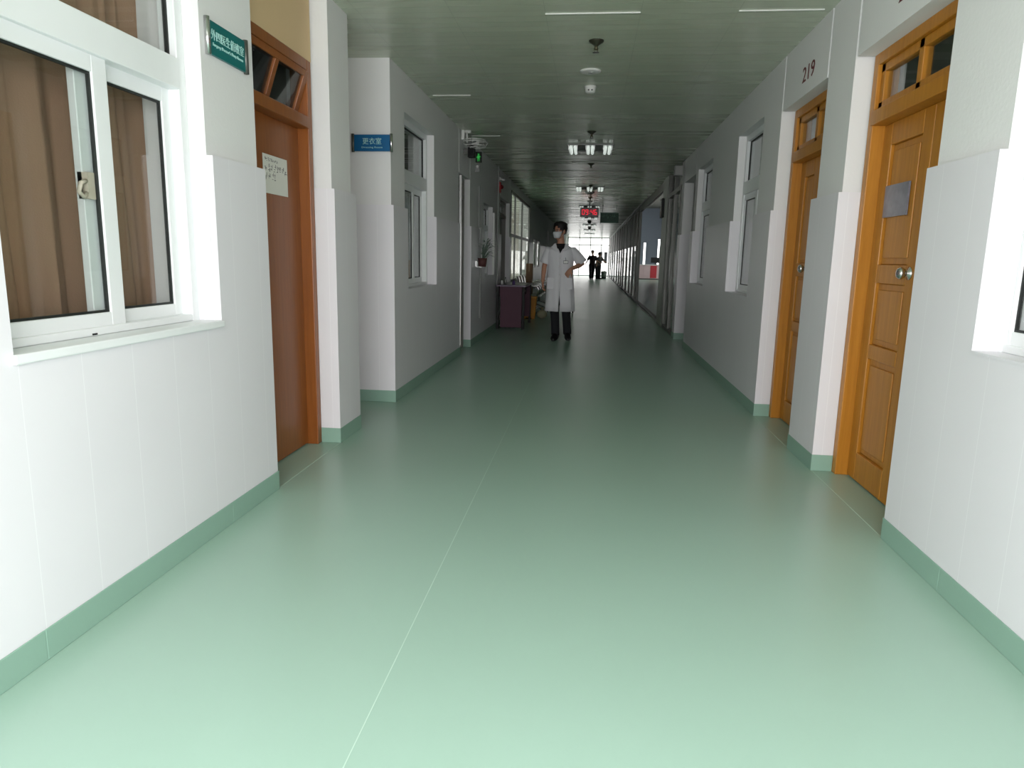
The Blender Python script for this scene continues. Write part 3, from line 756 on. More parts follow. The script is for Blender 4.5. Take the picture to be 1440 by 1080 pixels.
t = thing('emergency_lamp', 'small grey emergency lamp box under the green exit sign', 'lamp', (XL-T, 9.95, 2.45))
MB().box(0, .06, -.02, .02, -.05, .05).build('case', GREYP, t, bevel=.005)
MB().lathe([(.001, 0), (.016, 0), (.02, -.015), (.001, -.02)], 12, axis='Y', center=(.03, -.02, .02)).build('lens', WHITEP, t)
t = thing('alarm_beacon', 'small dark red alarm beacon high on the left wall', 'alarm', (XL-T, 12.4, 2.44))
MB().box(0, .05, -.06, .06, -.1, .08).build('case', REDP, t, bevel=.006)
MB().lathe([(.04, .05), (.036, .075), (.02, .09), (.001, .094)], 16, axis='X').build('lens', mat('dark_red_lens', (110, 16, 22), .2), t)
t = thing('small_camera', 'small white camera on the left wall beyond the alarm beacon', 'camera', (XL-T, 13.3 if False else 12.6, 2.6))
MB().box(0, .02, -.03, .03, -.03, .03).build('mount', WHITEP, t)
MB().tube([(.02, 0, 0), (.06, 0, -.02), (.09, -.03, -.025)], .018, 10).build('housing', WHITEP, t)
t = thing('electrical_trunking', 'thin pale cable trunking running up the left wall beside the desk', 'trunking', (XL, 12.15, .76))
MB().box(0, .022, -.012, .012, 0, 2.0).build('cover', GREYP, t, bevel=.002)
# white strip painted as the lit window reveal; steel corner strip at the door
struct(MB().box(XL-.02, XL+.012, 11.72, 11.76, .95, 1.96).build('trim_%d' % (k+1), mat('lit_reveal_white', (236, 238, 234), .3), bevel=.002), 'added white vertical strip for the lit window reveal on the left wall above the desk', 'edge strip')
struct(MB().box(XL-.02, XL+.010, 8.68, 8.715, .12, 2.22).build('trim_%d' % (k+2), STEEL, bevel=.002), 'pale metal corner strip at the near jamb of the grey door under the wall fan', 'edge strip')
t = thing('wall_conduit', 'thin pale conduit running up the left wall beyond the potted plant', 'conduit', (XL, 10.25, .34))
MB().box(0, .018, -.01, .01, 0, 1.3).build('lower_run', GREYP, t, bevel=.002)
MB().box(-T, .018-T, -.01, .01, 1.3, 1.9).box(-T, .018, -.01, .01, 1.295, 1.315).build('upper_run', GREYP, t, bevel=.002)
# plant on a bracket
t = thing('potted_plant', 'straggly grey-green plant in a wall pot just beyond the grey door under the fan', 'plant', (XL+.01, 9.78, 1.12))
MB().lathe([(.001, 0), (.05, 0), (.068, .12), (.06, .12), (.055, .1), (.001, .1)], 18, center=(.1, 0, -.02)).build('pot', POT, t)
MB().box(0, .03, -.03, .03, -.02, .06).box(.02, .1, -.01, .01, -.03, -.02).build('bracket', STEEL, t)
lv = MB(); rr = random.Random(11)
for q in range(46):
    a = rr.uniform(0, 2*PI); r = rr.uniform(.04, .12); z = rr.uniform(.14, .36)
    cx_, cy_ = .15+.5*r*math.cos(a), r*math.sin(a)
    d = Vector((math.cos(a), math.sin(a), rr.uniform(-.5, .6))).normalized(); sd = d.cross(Vector((0, 0, 1))).normalized()
    p = Vector((cx_, cy_, z)); L_ = rr.uniform(.05, .1); w_ = rr.uniform(.008, .016)
    lv.tube([(.1, 0, .08), ((.1+cx_)/2, cy_/2, z*.7), p], .003, 4)
    lv.loft([[p+sd*.002, p-sd*.002, p-sd*.002+Vector((0,0,.001)), p+sd*.002+Vector((0,0,.001))], [p+d*L_*.5+sd*w_, p+d*L_*.5-sd*w_, p+d*L_*.5-sd*w_+Vector((0,0,.002)), p+d*L_*.5+sd*w_+Vector((0,0,.002))], [p+d*L_+sd*.002, p+d*L_-sd*.002, p+d*L_-sd*.002+Vector((0,0,.001)), p+d*L_+sd*.002+Vector((0,0,.001))]])
lv.build('foliage', LEAF, t)

# ------------------------------------------------------------------ furniture on the left
t = thing('desk', 'plum coloured desk standing against the left wall', 'desk', (-1.31, 12.75, 0))
MB().box(-.28, .24, -.72, .72, .735, .765).build('top', DESKTOP, t, bevel=.004)
MB().box(-.2, .17, -.70, -.68, .03, .735).build('front_panel', PURPLE, t, bevel=.003)
MB().box(-.27, .2, .64, .66, .12, .735).build('back_panel', PURPLE, t)
for x in (-.25, .2):
    for y in (-.69, .67): MB().box(x-.022, x+.022, y-.02, y+.02, 0, .735).build('leg', BLACKP, t, bevel=.003)
dr = MB().box(-.22, .17, -.668, .2, .58, .73).build('drawer', PURPLE, t, bevel=.003)
MB().box(.17, .185, -.3, -.18, .64, .66).build('handle', STEEL, dr)
def bottle(label, x, y, h, r, m_):
    t = thing('bottle', label, 'bottle', (x, y, .765), group='small bottles on the plum desk')
    MB().lathe([(.001, 0), (r, 0), (r, h*.62), (r*.4, h*.8), (r*.4, h*.86), (.001, h*.86)], 14).build('body', m_, t)
    MB().lathe([(r*.46, h*.84), (r*.46, h), (.001, h)], 12).build('cap', BLACKP, t)
bottle('clear grey bottle on the wall side of the plum desk', -1.44, 12.15, .13, .022, STEEL)
bottle('purple bottle in the middle of the plum desk', -1.30, 12.2, .09, .026, mat('purple_plastic', (92, 72, 120), .4))
bottle('small white bottle near the wall on the plum desk', -1.52, 12.3, .09, .02, WHITEP)

t = thing('waste_bin', 'yellow lidded waste bin beyond the plum desk', 'bin', (-1.19, 14.3, 0))
b_ = MB(); b_.loft([[(s*w_, q*d_, z) for s, q in ((-1,-1),(1,-1),(1,1),(-1,1))] for w_, d_, z in ((.12, .12, 0), (.15, .15, .42))], smooth=False)
b_.build('body', YELLOW, t, bevel=.012)
MB().box(-.158, .158, -.158, .158, .42, .455).box(-.05, .05, -.05, .05, .455, .47).build('lid', YELLOW, t, bevel=.008)
MB().box(-.06, .06, -.17, -.15, .01, .03).build('pedal', BLACKP, t)
t = thing('plastic_bag', 'pale tied plastic bag on the floor beside the yellow bin', 'bag', (-.93, 14.4, 0))
MB().ellipsoid((0, 0, .09), (.11, .1, .09), 14, 8).build('sack', mat('pale_bag_film', (170, 168, 140), .3), t)
MB().lathe([(.03, .16), (.012, .185), (.05, .23), (.001, .21)], 10).build('knot', mat('pale_bag_film', (170, 168, 140), .3), t)

def make_bench(y, label):
    t = thing('waiting_bench', label, 'bench', (-1.28, y, 0), group='steel waiting benches along the left wall')
    MB().box(-.03, .03, -.88, .88, .36, .41).build('beam', DARKALU, t, bevel=.005)
    for q in range(3):
        c = (q-1)*.58
        s_ = MB(); prof = [(.27, .43), (.25, .445), (.1, .425), (-.12, .415), (-.2, .43)]
        s_.loft([[(x, c-.27, z), (x, c+.27, z), (x, c+.27, z-.012), (x, c-.27, z-.012)] for x, z in prof]); s_.build('seat', STEEL, t)
        s_ = MB(); prof = [(-.15, .5), (-.18, .62), (-.22, .78), (-.25, .84)]
        s_.loft([[(x, c-.27, z), (x, c+.27, z), (x-.012, c+.27, z), (x-.012, c-.27, z)] for x, z in prof]); s_.build('backrest', STEEL, t)
    for q in range(4):
        c = (q-1.5)*.58
        MB().tube([(-.16, c, .42), (-.14, c, .62), (-.05, c, .66), (.2, c, .64), (.24, c, .58), (.2, c, .42)], .018, 8).build('armrest', CHROME, t)
    for c in (-.6, .6):
        MB().tube([(0, c, .38), (0, c, .12)], .028, 8).tube([(-.24, c, .018), (-.1, c, .1), (0, c, .13), (.1, c, .1), (.26, c, .018)], .02, 8).build('leg', CHROME, t)
    return t
bn = make_bench(15.7, 'steel waiting bench under the wide bright window, the nearer one')
dup(bn, (-1.28, 17.75, 0), 'steel waiting bench under the wide bright window, the farther one')
t = thing('carton', 'tall brown carton standing on the nearer steel bench', 'carton', (-1.33, 15.7, .43))
MB().box(-.06, .08, -.12, .12, 0, .68).build('box', CARTON, t, bevel=.004)
MB().box(.0, .02, -.121, .121, .5, .681).build('tape', mat('tan_tape', (140, 116, 84), .4), t)

# wheelchair half hidden behind the man in the coat
t = thing('wheelchair', 'folding wheelchair with maroon back standing behind the man in white', 'wheelchair', (-.62, 16.0, 0), math.radians(4))
MB().box(-.22, .22, -.22, .2, .47, .50).build('seat', MAROON, t, bevel=.01)
MB().box(-.21, .21, .19, .22, .5, 1.1).build('backrest', MAROON, t, bevel=.01)
f = MB()
for s in (-1, 1):
    x = s*.235
    f.tube([(x, .2, .15), (x, .205, .95), (x, .23, 1.1), (x, .32, 1.13)], .012, 8).tube([(x, .2, .48), (x, -.28, .48), (x, -.32, .42)], .012, 8).tube([(x, .2, .15), (x, -.24, .15), (x, -.26, .48)], .012, 8)
f.tube([(-.235, 0, .2), (.235, 0, .46)], .01, 8).tube([(.235, .02, .2), (-.235, .02, .46)], .01, 8)
f.build('frame', CHROME, t)
for s in (-1, 1):
    MB().tube([(s*.235, .2, .72), (s*.235, -.1, .73), (s*.235, -.16, .66), (s*.235, -.2, .48)], .016, 8).build('armrest', CHROME, t)
    wl = MB(); pts = [(s*.29, .12+.3*math.cos(2*PI*k/32), .3+.3*math.sin(2*PI*k/32)) for k in range(33)]; wl.tube([(p[0], p[1]*.96+.005, .3+(p[2]-.3)*.955) for p in pts], .014, 8)
    w_ = wl.build('wheel', TYRE, t)
    sp_ = MB().lathe([(.001, -.02), (.03, -.02), (.03, .02), (.001, .02)], 12, axis='X', center=(s*.29, .12, .3))
    for k in range(14): sp_.tube([(s*.29, .12, .3), (s*.29, .12+.28*math.cos(2*PI*k/14), .3+.28*math.sin(2*PI*k/14))], .002, 4)
    sp_.build('spokes', CHROME, w_)
    MB().lathe([(.03, -.012), (.07, -.012), (.075, 0), (.07, .012), (.03, .012)], 16, axis='X', center=(s*.22, -.26, .078)).tube([(s*.235, -.24, .15), (s*.22, -.26, .08)], .01, 6).build('caster', TYRE, t)
    MB().tube([(s*.2, -.32, .42), (s*.17, -.48, .14)], .012, 8).box(s*.17-.07, s*.17+.07, -.58, -.44, .12, .135).build('footrest', CHROME, t)

# ------------------------------------------------------------------ right: glass partition, lobby
m = MB().box(XR, XR+.12, 13.35, 14.25, 0, H)
struct(m.build('wall_pier', mat('dark_grey_green_paint', (120, 126, 118), .6)), 'dark grey wall pier between glass panes on the right', 'wall')
t = thing('glass_partition', 'glass partition with dark metal posts along the right side before the lobby', 'partition', (XR+.05, 11.6, 0), kind='structure')
b = (XR+.05, 11.6, 0); xp = XR+.05
ys = [11.6, 12.45, 13.3, 14.9, 18.0, 20.9, 21.9, 23.6, 25.3, 27.6, 30.2, 32.0, 34.2, 37.0, 40.4, 44.0, 48.0, 51.9]
for y in ys[:3]+ys[5:]: rel(MB().box(xp-.035, xp+.035, y, y+.08, 0, H), 'post', DARKALU, t, b, .004)
rel(MB().box(xp-.04, xp+.04, 11.6, 13.35, 0, .06).box(xp-.04, xp+.04, 14.25, 51.9, 0, .06), 'floor_track', DARKALU, t, b, .004)
rel(MB().box(xp-.075, xp-.045, 15.8, 19.5, 0, .02), 'door_rail', STEEL, t, b, .003)
rel(MB().box(xp-.04, xp+.04, 11.6, 13.35, 2.35, 2.43).box(xp-.03, xp+.03, 20.9, 51.9, H-.09, H).box(xp-.03, xp+.03, 14.25, 20.9, 2.6, H), 'head_rail', DARKALU, t, b, .004)
for a, c in ((20.98, 21.9), (21.98, 23.6), (23.68, 25.3), (25.38, 27.6), (27.68, 30.2), (30.28, 32.0), (32.08, 34.2), (34.28, 37.0), (37.08, 40.4), (40.48, 44), (44.08, 48), (48.08, 51.9)):
    rel(MB().box(xp-.004, xp+.004, a, c, .06, 1.66), 'pane', GLASSW, t, b)
    rel(MB().box(xp-.012, xp+.012, a, c, 1.66, H-.09), 'upper_panel', BROWNBAND, t, b, .003)
for a, c in ((11.68, 12.45), (12.53, 13.3)):
    rel(MB().box(xp-.004, xp+.004, a, c, .06, 2.35), 'pane', GLASSW, t, b)
for a, c, m_ in ((22.6, 23.1, REDPAN),):
    o = MB().box(xp+.03, xp+.05, a, c, .75, 2.3).build('banner', mat('dark_red_banner', (120, 48, 48), .6), base=(xp+.04, a, .75)); tag(o, 'narrow dark red banner hanging behind the glass partition', 'banner')
t = thing('wall_lamp_box', 'square grey box high on the right pier before the lobby', 'box', (XR-.0, 11.4, 2.61))
MB().box(-.13, 0, -.06, .06, -.075, .075).build('case', GREYP, t, bevel=.006)
MB().box(-.115, -.015, -.064, -.06, -.06, .06).build('cover', mat('pale_grey_cover', (156, 158, 154), .5), t)
t = thing('wall_box', 'slim black box on the dark pier on the right', 'box', (XR, 14.05, 2.23))
MB().box(-.05, 0, -.15, .15, -.18, .18).build('case', BLACKP, t, bevel=.006)
MB().box(-.053, -.05, -.12, .12, -.15, .15).build('cover', mat('black_gloss_cover', (12, 12, 12), .2), t)

t = thing('reception_counter', 'white-topped counter with pink and red front panels in the lobby', 'counter', (3.98, 46.0, 0))
MB().box(-.95, .85, -.05, .6, .9, .96).build('counter_top', COUNTERW, t, bevel=.01)
MB().box(-.9, .8, .02, .55, .06, .9).build('body', PINK, t)
for q in range(4):
    x = -.9+q*.425
    MB().box(x+.01, x+.415, 0, .02, .1, .88).build('front_panel', REDPAN if q == 2 else PINK, t, bevel=.006)
MB().box(-.88, .78, .03, .5, 0, .06).build('plinth', DARKALU, t)
t = thing('computer_monitor', 'dark monitor on the reception counter in the lobby', 'monitor', (4.25, 46.3, .96))
MB().box(-.28, .28, -.02, .02, .1, .45).build('screen', BLACKP, t, bevel=.005)
MB().tube([(0, .02, 0), (0, .02, .14)], .025, 8).box(-.12, .12, -.08, .1, 0, .012).build('stand', BLACKP, t)
t = thing('lobby_door', 'pale double door with dark joint at the back of the lobby', 'door', (5.6, YE-.03, 0))
for x in (-.5, .02): MB().box(x, x+.48, -.02, .02, .01, 2.1).build('leaf', mat('pale_grey_door', (176, 176, 182), .5), t, bevel=.004)
MB().box(-.58, -.5, -.03, .02, 0, 2.18).box(.5, .58, -.03, .02, 0, 2.18).box(-.5, .5, -.03, .02, 2.1, 2.18).build('door_frame', DARKALU, t)

# far end: two notices, a bin with a stand
for x, y, nm in ((.82, 51.6, 'left'), (1.18, 51.6, 'right')):
    t = thing('display_stand', 'grey display stand at the far end, the %s of two' % nm, 'stand', (x, y, 0))
    MB().box(-.11, .11, 0, .02, .95, 1.75).build('panel', POSTER, t)
    MB().tube([(0, .03, .02), (0, .03, 1.0)], .02, 8).lathe([(.001, 0), (.13, 0), (.13, .02), (.001, .025)], 16).build('base', GREYP, t)
t = thing('waste_bin', 'grey-green bin on the floor at the bright far end of the corridor', 'bin', (.97, 45.6, 0))
MB().lathe([(.001, 0), (.15, 0), (.19, .42), (.18, .42), (.16, .4), (.001, .4)], 18).build('body', GREENBIN, t)
MB().lathe([(.19, .42), (.17, .47), (.001, .49)], 18).build('lid', mat('pale_bin_lid', (176, 182, 176), .5), t)

# ------------------------------------------------------------------ people
def remesh(mb, voxel, smooth_it=4):
    me = bpy.data.meshes.new('tmp'); me.from_pydata([tuple(v) for v in mb.v], [], mb.f)
    bm = bmesh.new(); bm.from_mesh(me); bmesh.ops.recalc_face_normals(bm, faces=bm.faces); bm.to_mesh(me); bm.free()
    o = bpy.data.objects.new('tmp', me); COL.objects.link(o)
    r = o.modifiers.new('r', 'REMESH'); r.mode = 'VOXEL'; r.voxel_size = voxel; r.use_smooth_shade = True
    s = o.modifiers.new('s', 'SMOOTH'); s.iterations = smooth_it; s.factor = .5
    bpy.context.view_layer.update()
    out = bpy.data.meshes.new_from_object(o.evaluated_get(bpy.context.evaluated_depsgraph_get()))
    bpy.data.objects.remove(o); bpy.data.meshes.remove(me)
    return out
def link_mesh(me, name, m_, parent):
    me.name = name; me.materials.clear(); me.materials.append(m_)
    for p in me.polygons: p.use_smooth = True
    o = bpy.data.objects.new(name, me); COL.objects.link(o); o.parent = parent
    return o
HEADP = [(-.004, .022, -.078, -.03), (.012, .040, -.092, .0), (.035, .052, -.096, .03), (.065, .060, -.094, .058), (.095, .066, -.091, .078), (.12, .070, -.088, .090),
         (.15, .0745, -.090, .096), (.18, .074, -.086, .094), (.205, .064, -.070, .080), (.225, .044, -.045, .055), (.236, .018, -.016, .026)]
def head_rings(sc, n=28, zmin=-1, zmax=1, grow=0.0):
    rings = []
    for z, rx, fr, bk in HEADP:
        if z < zmin or z > zmax: continue
        ring = []
        for k in range(n):
            a = 2*PI*k/n
            c, s = math.cos(a), math.sin(a)
            cy = (fr+bk)/2; ry = (bk-fr)/2
            ring.append(((rx+grow)*c*sc, (cy+(ry+grow)*s)*sc, (z+(grow*.8 if z > .18 else 0))*sc))
        rings.append(ring)
    return rings
def hand(mb, wrist, direction, palm_n, side, size=1.0, curl=.35, spread=.12):
    """wrist point, direction of the fingers, palm normal, side = which way the thumb points"""
    w = Vector(wrist); d = Vector(direction).normalized(); n = Vector(palm_n); n = (n-d*n.dot(d)).normalized()
    s = d.cross(n).normalized()*side
    L = .085*size
    # palm: flattened loft
    rings = []
    for u, hw, ht in ((-.01, .022, .017), (.02, .032, .017), (.05, .038, .016), (.082, .040, .013), (.09, .036, .009)):
        c = w+d*u*size
        rings.append([c+s*(hw*size*math.cos(2*PI*k/12))+n*(ht*size*math.sin(2*PI*k/12)) for k in range(12)])
    mb.loft(rings)
    for q, (off, ln) in enumerate(((.029, .068), (.010, .076), (-.010, .071), (-.028, .056))):
        b0 = w+d*.082*size+s*off*size
        dd = (d+s*(off/.03)*spread).normalized(); pts = [b0-d*.015*size, b0]
        p = b0; cc = curl*(1+.15*q)
        for st, fr_ in enumerate((.44, .32, .24)):
            ang = cc*(st+.6)
            v = (dd*math.cos(ang)+n*math.sin(ang)).normalized()
            p = p+v*ln*fr_*size; pts.append(p)
        mb.tube(pts, [.0105*size, .0105*size, .0095*size, .0088*size, .0072*size], 8, round_ends=True)
    b0 = w+d*.022*size+s*.026*size
    v = (d*.75+s*.75+n*.25).normalized(); v2 = (d*.95+s*.3+n*.45).normalized()
    mb.tube([b0-s*.012*size, b0+v*.032*size, b0+v*.032*size+v2*.03*size, b0+v*.032*size+v2*.054*size], [.014*size, .0125*size, .011*size, .009*size], 8, round_ends=True)
def figure(root, J, voxel, skin=SKIN, head_yaw=0., head_pitch=0.):
    """J: joints; returns the head matrix. One continuous body surface."""
    b = MB()
    P, C, N = Vector(J['pelvis']), Vector(J['chest']), Vector(J['neck'])
    # torso along pelvis -> chest -> neck
    side = (Vector(J['sh_r'])-Vector(J['sh_l'])); side.z = side.z; side.normalize()
    fwd = Vector((0, 0, 1)).cross(side)
    if J.get('face_away'): pass
    rings = []
    for p, rx, ry in ((P-Vector((0,0,.10)), .13, .09), (P, .165, .11), (P.lerp(C, .3), .15, .10), (P.lerp(C, .6), .155, .105), (C, .178, .115), (C.lerp(N, .55), .17, .10), (C.lerp(N, .85), .10, .075), (N, .062, .062)):
        rings.append([p+side*rx*math.cos(2*PI*k/20)+fwd*ry*math.sin(2*PI*k/20) for k in range(20)])
    b.loft(rings)
    Hc = Vector(J['chin'])
    b.tube([N-Vector((0,0,.04)), N+Vector((0,0,.02)), Hc+Vector((0,0,.06))+(Hc-N)*.0], [.062, .056, .052], 14)
    HM = Matrix.Translation(Hc) @ Matrix.Rotation(head_yaw, 4, 'Z') @ Matrix.Rotation(head_pitch, 4, 'X')
    hd = MB().loft(head_rings(1.0))
    hd.loft([[(-.012, -.083, .098), (.012, -.083, .098), (.012, -.1, .098), (-.012, -.1, .098)], [(-.017, -.085, .082), (.017, -.085, .082), (.013, -.116, .082), (-.013, -.116, .082)], [(-.009, -.085, .128), (.009, -.085, .128), (.006, -.098, .128), (-.006, -.098, .128)]][1:2]+[[(-.014, -.083, .098), (.014, -.083, .098), (.010, -.108, .098), (-.010, -.108, .098)], [(-.009, -.08, .135), (.009, -.08, .135), (.006, -.095, .135), (-.006, -.095, .135)]])
    for s in (-1, 1): hd.ellipsoid((s*.074, .012, .105), (.012, .02, .034), 10, 8)
    b.add([HM@Vector(v) for v in hd.v], hd.f)
    for a in ('l', 'r'):
        sh, el, wr = Vector(J['sh_'+a]), Vector(J['el_'+a]), Vector(J['wr_'+a])
        b.tube([sh.lerp(C, .35), sh, sh.lerp(el, .5), el, el.lerp(wr, .3), wr], [.042, .044, .042, .037, .038, .026], 12, round_ends=True)
        hnd = J.get('hand_'+a)
        if hnd: hand(b, wr, hnd[0], hnd[1], hnd[2], curl=hnd[3])
        hp, kn, an = Vector(J['hip_'+a]), Vector(J['kn_'+a]), Vector(J['an_'+a])
        b.tube([hp+Vector((0,0,.06)), hp, hp.lerp(kn, .5), kn, kn.lerp(an, .35), an], [.08, .088, .07, .052, .052, .036], 14, round_ends=True)
        toe = Vector(J['toe_'+a]); b.tube([an+Vector((0,0,-.02)), an.lerp(toe, .35)+Vector((0,0,-.03)), an.lerp(toe, .7)+Vector((0,0,-.01))], [.028, .024, .018], 10, round_ends=True)
    link_mesh(remesh(b, voxel), 'body', skin, root)
    return HM
def trousers(root, J, m_, fat=1.0):
    mb = MB(); P = Vector(J['pelvis'])
    side = (Vector(J['sh_r'])-Vector(J['sh_l'])); side.normalize(); fwd = Vector((0,0,1)).cross(side)
    mb.loft([[p+side*rx*math.cos(2*PI*k/20)+fwd*ry*math.sin(2*PI*k/20) for k in range(20)] for p, rx, ry in ((P-Vector((0,0,.14)), .14, .10), (P, .178, .122), (P+Vector((0,0,.12)), .165, .112))])
    for a in ('l', 'r'):
        hp, kn, an = Vector(J['hip_'+a]), Vector(J['kn_'+a]), Vector(J['an_'+a])
        mb.tube([hp+Vector((0,0,.05)), hp, hp.lerp(kn, .5), kn, kn.lerp(an, .5), an-(an-kn).normalized()*-.0+Vector((0,0,-.02))], [q*fat for q in (.09, .1, .085, .07, .066, .064)], 14)
    return link_mesh(remesh(mb, .012, 3), 'trousers', m_, root)
def shoes(root, J, m_):
    for a in ('l', 'r'):
        an, toe = Vector(J['an_'+a]), Vector(J['toe_'+a]); d = (toe-an); dz = J.get('sole_'+a, 0); d.z = 0; d.normalize(); s = d.cross(Vector((0,0,1)))
        pitch = J.get('pitch_'+a, 0.)
        mb = MB(); rings = []
        for u, w, h in ((-.085, .024, .06), (-.07, .040, .105), (-.02, .046, .125), (.04, .048, .11), (.10, .052, .078), (.155, .048, .055), (.19, .034, .042), (.21, .014, .026)):
            z0 = dz+max(0, (.15-u))*pitch
            c = Vector((an.x, an.y, z0))+d*u
            rings.append([c+s*w*math.cos(t_)+Vector((0,0,max(0.0, h*(.5+.62*math.sin(t_))))) for t_ in [2*PI*k/16 for k in range(16)]])
        mb.loft(rings)
        mb.build('shoe', m_, root)
def hair(root, HM, m_, seed=1, tuft=True):
    rr = random.Random(seed); mb = MB(); n = 28
    rings = []
    for z, rx, fr, bk in HEADP:
        if z < .06: continue
        cy = (fr+bk)/2; ry = (bk-fr)/2; ring = []
        for k in range(n):
            a = 2*PI*k/n; c, s = math.cos(a), math.sin(a)
            # s<0 = front; hairline is high in front, low at the back
            front = max(0, -s)
            line = .185*front**.5 if front > .15 else .075*(1-min(1, max(0, s)*1.4))+.05
            g = .018+rr.uniform(0, .009) if z >= line else -.012
            if z > .18: g += .006
            ring.append(((rx+g)*c, cy+(ry+g)*s, z+(.016 if z > .2 else 0)+rr.uniform(-.003, .003)))
        rings.append(ring)
    mb.loft(rings)
    if tuft:
        for q in range(60):
            a = rr.uniform(0, 2*PI); r = rr.uniform(.2, .9)
            x, y = .062*r*math.cos(a), .075*r*math.sin(a)+.005; z = .252-.065*r*r
            d = Vector((math.cos(a)*.6, math.sin(a)*.5-.5, .55)).normalized()
            p = Vector((x, y, z-.012)); mb.tube([p, p+d*.018, p+d*.03+Vector((0, -.006, 0))], [.008, .006, .0015], 5)
    mb.v = [tuple(HM@Vector(v)) for v in mb.v]
    return mb.build('hair', m_, root)
def face_parts(root, HM, mask=True):
    for s in (-1, 1):
        e = MB().ellipsoid((s*.031, -.083, .122), (.013, .009, .008), 12, 8); e.v = [tuple(HM@Vector(v)) for v in e.v]; eo = e.build('eye', EYE, root)
        i = MB().ellipsoid((s*.031-.002, -.0905, .122), (.006, .003, .006), 10, 6); i.v = [tuple(HM@Vector(v)) for v in i.v]; i.build('iris', IRIS, eo)
        w = MB().tube([(s*.014, -.093, .138), (s*.032, -.092, .143), (s*.05, -.078, .138)], [.003, .004, .002], 6); w.v = [tuple(HM@Vector(v)) for v in w.v]; w.build('eyebrow', HAIR, root)
    if mask:
        mk = MB(); rows = []
        for z, bulge in ((.012, .012), (.03, .018), (.055, .026), (.08, .034), (.1, .026), (.108, .016)):
            row = []
            i = 0
            while i < len(HEADP)-2 and HEADP[i+1][0] < z: i += 1
            z0, a0, f0, b0 = HEADP[i]; z1, a1, f1, b1 = HEADP[i+1]; u = (z-z0)/(z1-z0)
            rx, fr, bk = a0+(a1-a0)*u, f0+(f1-f0)*u, b0+(b1-b0)*u; cy = (fr+bk)/2; ry = (bk-fr)/2
            for k in range(17):
                a = -PI/2+(k/16-.5)*2.5
                g = .006+bulge*max(0, math.cos((a+PI/2)*1.1))**2
                row.append(((rx+g)*math.cos(a), cy+(ry+g)*math.sin(a), z))
            rows.append(row)
        mk.loft(rows, cap=False, closed=False); mk.v = [tuple(HM@Vector(v)) for v in mk.v]
        mo = mk.build('face_mask', MASKM, root, solid=.002)
        st = MB()
        for s in (-1, 1):
            st.tube([(s*.066, -.03, .098), (s*.08, .012, .125)], .0018, 5).tube([(s*.058, -.04, .03), (s*.079, .016, .085)], .0018, 5)
        st.v = [tuple(HM@Vector(v)) for v in st.v]; st.build('ear_loop', MASKM, mo)

# --- man in the white coat
ox, oy = -.38, 10.66
man = thing('person', 'man in a short-sleeved white coat and mask walking towards the viewer', 'person', (ox, oy, 0))
def Lp(x, z, y=0.): return (x-ox, y, z)
J = dict(pelvis=Lp(-.425, .93), chest=Lp(-.43, 1.27, .0), neck=Lp(-.435, 1.45, .015), chin=Lp(-.445, 1.525, -.005),
         sh_l=Lp(-.61, 1.37), el_l=Lp(-.675, 1.12, .04), wr_l=Lp(-.690, .89, -.02), sh_r=Lp(-.245, 1.365), el_r=Lp(-.10, 1.16, .03), wr_r=Lp(-.265, 1.085, -.19),
         hip_l=Lp(-.505, .88), kn_l=Lp(-.495, .48, -.05), an_l=Lp(-.475, .09, .03), toe_l=Lp(-.50, .035, -.15),
         hip_r=Lp(-.34, .88), kn_r=Lp(-.325, .48, -.02), an_r=Lp(-.295, .10, .12), toe_r=Lp(-.275, .04, -.06),
         hand_l=((.05, -.1, -1), (.9, -.1, 0), 1, .3), hand_r=((-.55, .1, -.85), (.1, .9, 0), 1, .45), pitch_r=.1)
HM = figure(man, J, .006, head_yaw=math.radians(-42), head_pitch=math.radians(2))
hair(man, HM, HAIR, 2); face_parts(man, HM)
gl = MB()
for s in (-1, 1):
    gl.tube([(s*.032+.022*math.cos(2*PI*k/16), -.105, .122+.016*math.sin(2*PI*k/16)) for k in range(17)], .0016, 5).tube([(s*.054, -.103, .124), (s*.076, -.01, .124)], .0015, 5)
gl.tube([(-.01, -.106, .124), (.01, -.106, .124)], .0016, 5); gl.v = [tuple(HM@Vector(v)) for v in gl.v]; gl.build('glasses', BLACKP, man)
trousers(man, J, DARKCL); shoes(man, J, SHOE)
# dark shirt under the V neck
sh = MB(); n = 20; rings = []
for z, rx, ry, cy in ((1.1, .155, .108, 0), (1.27, .182, .12, 0), (1.37, .165, .105, .005), (1.42, .10, .08, .012), (1.455, .066, .068, .014)):
    rings.append([Lp(-.43+rx*math.cos(2*PI*k/n), z, cy+ry*math.sin(2*PI*k/n)) for k in range(n)])
sh.loft(rings); sh.build('shirt', SHIRT, man)
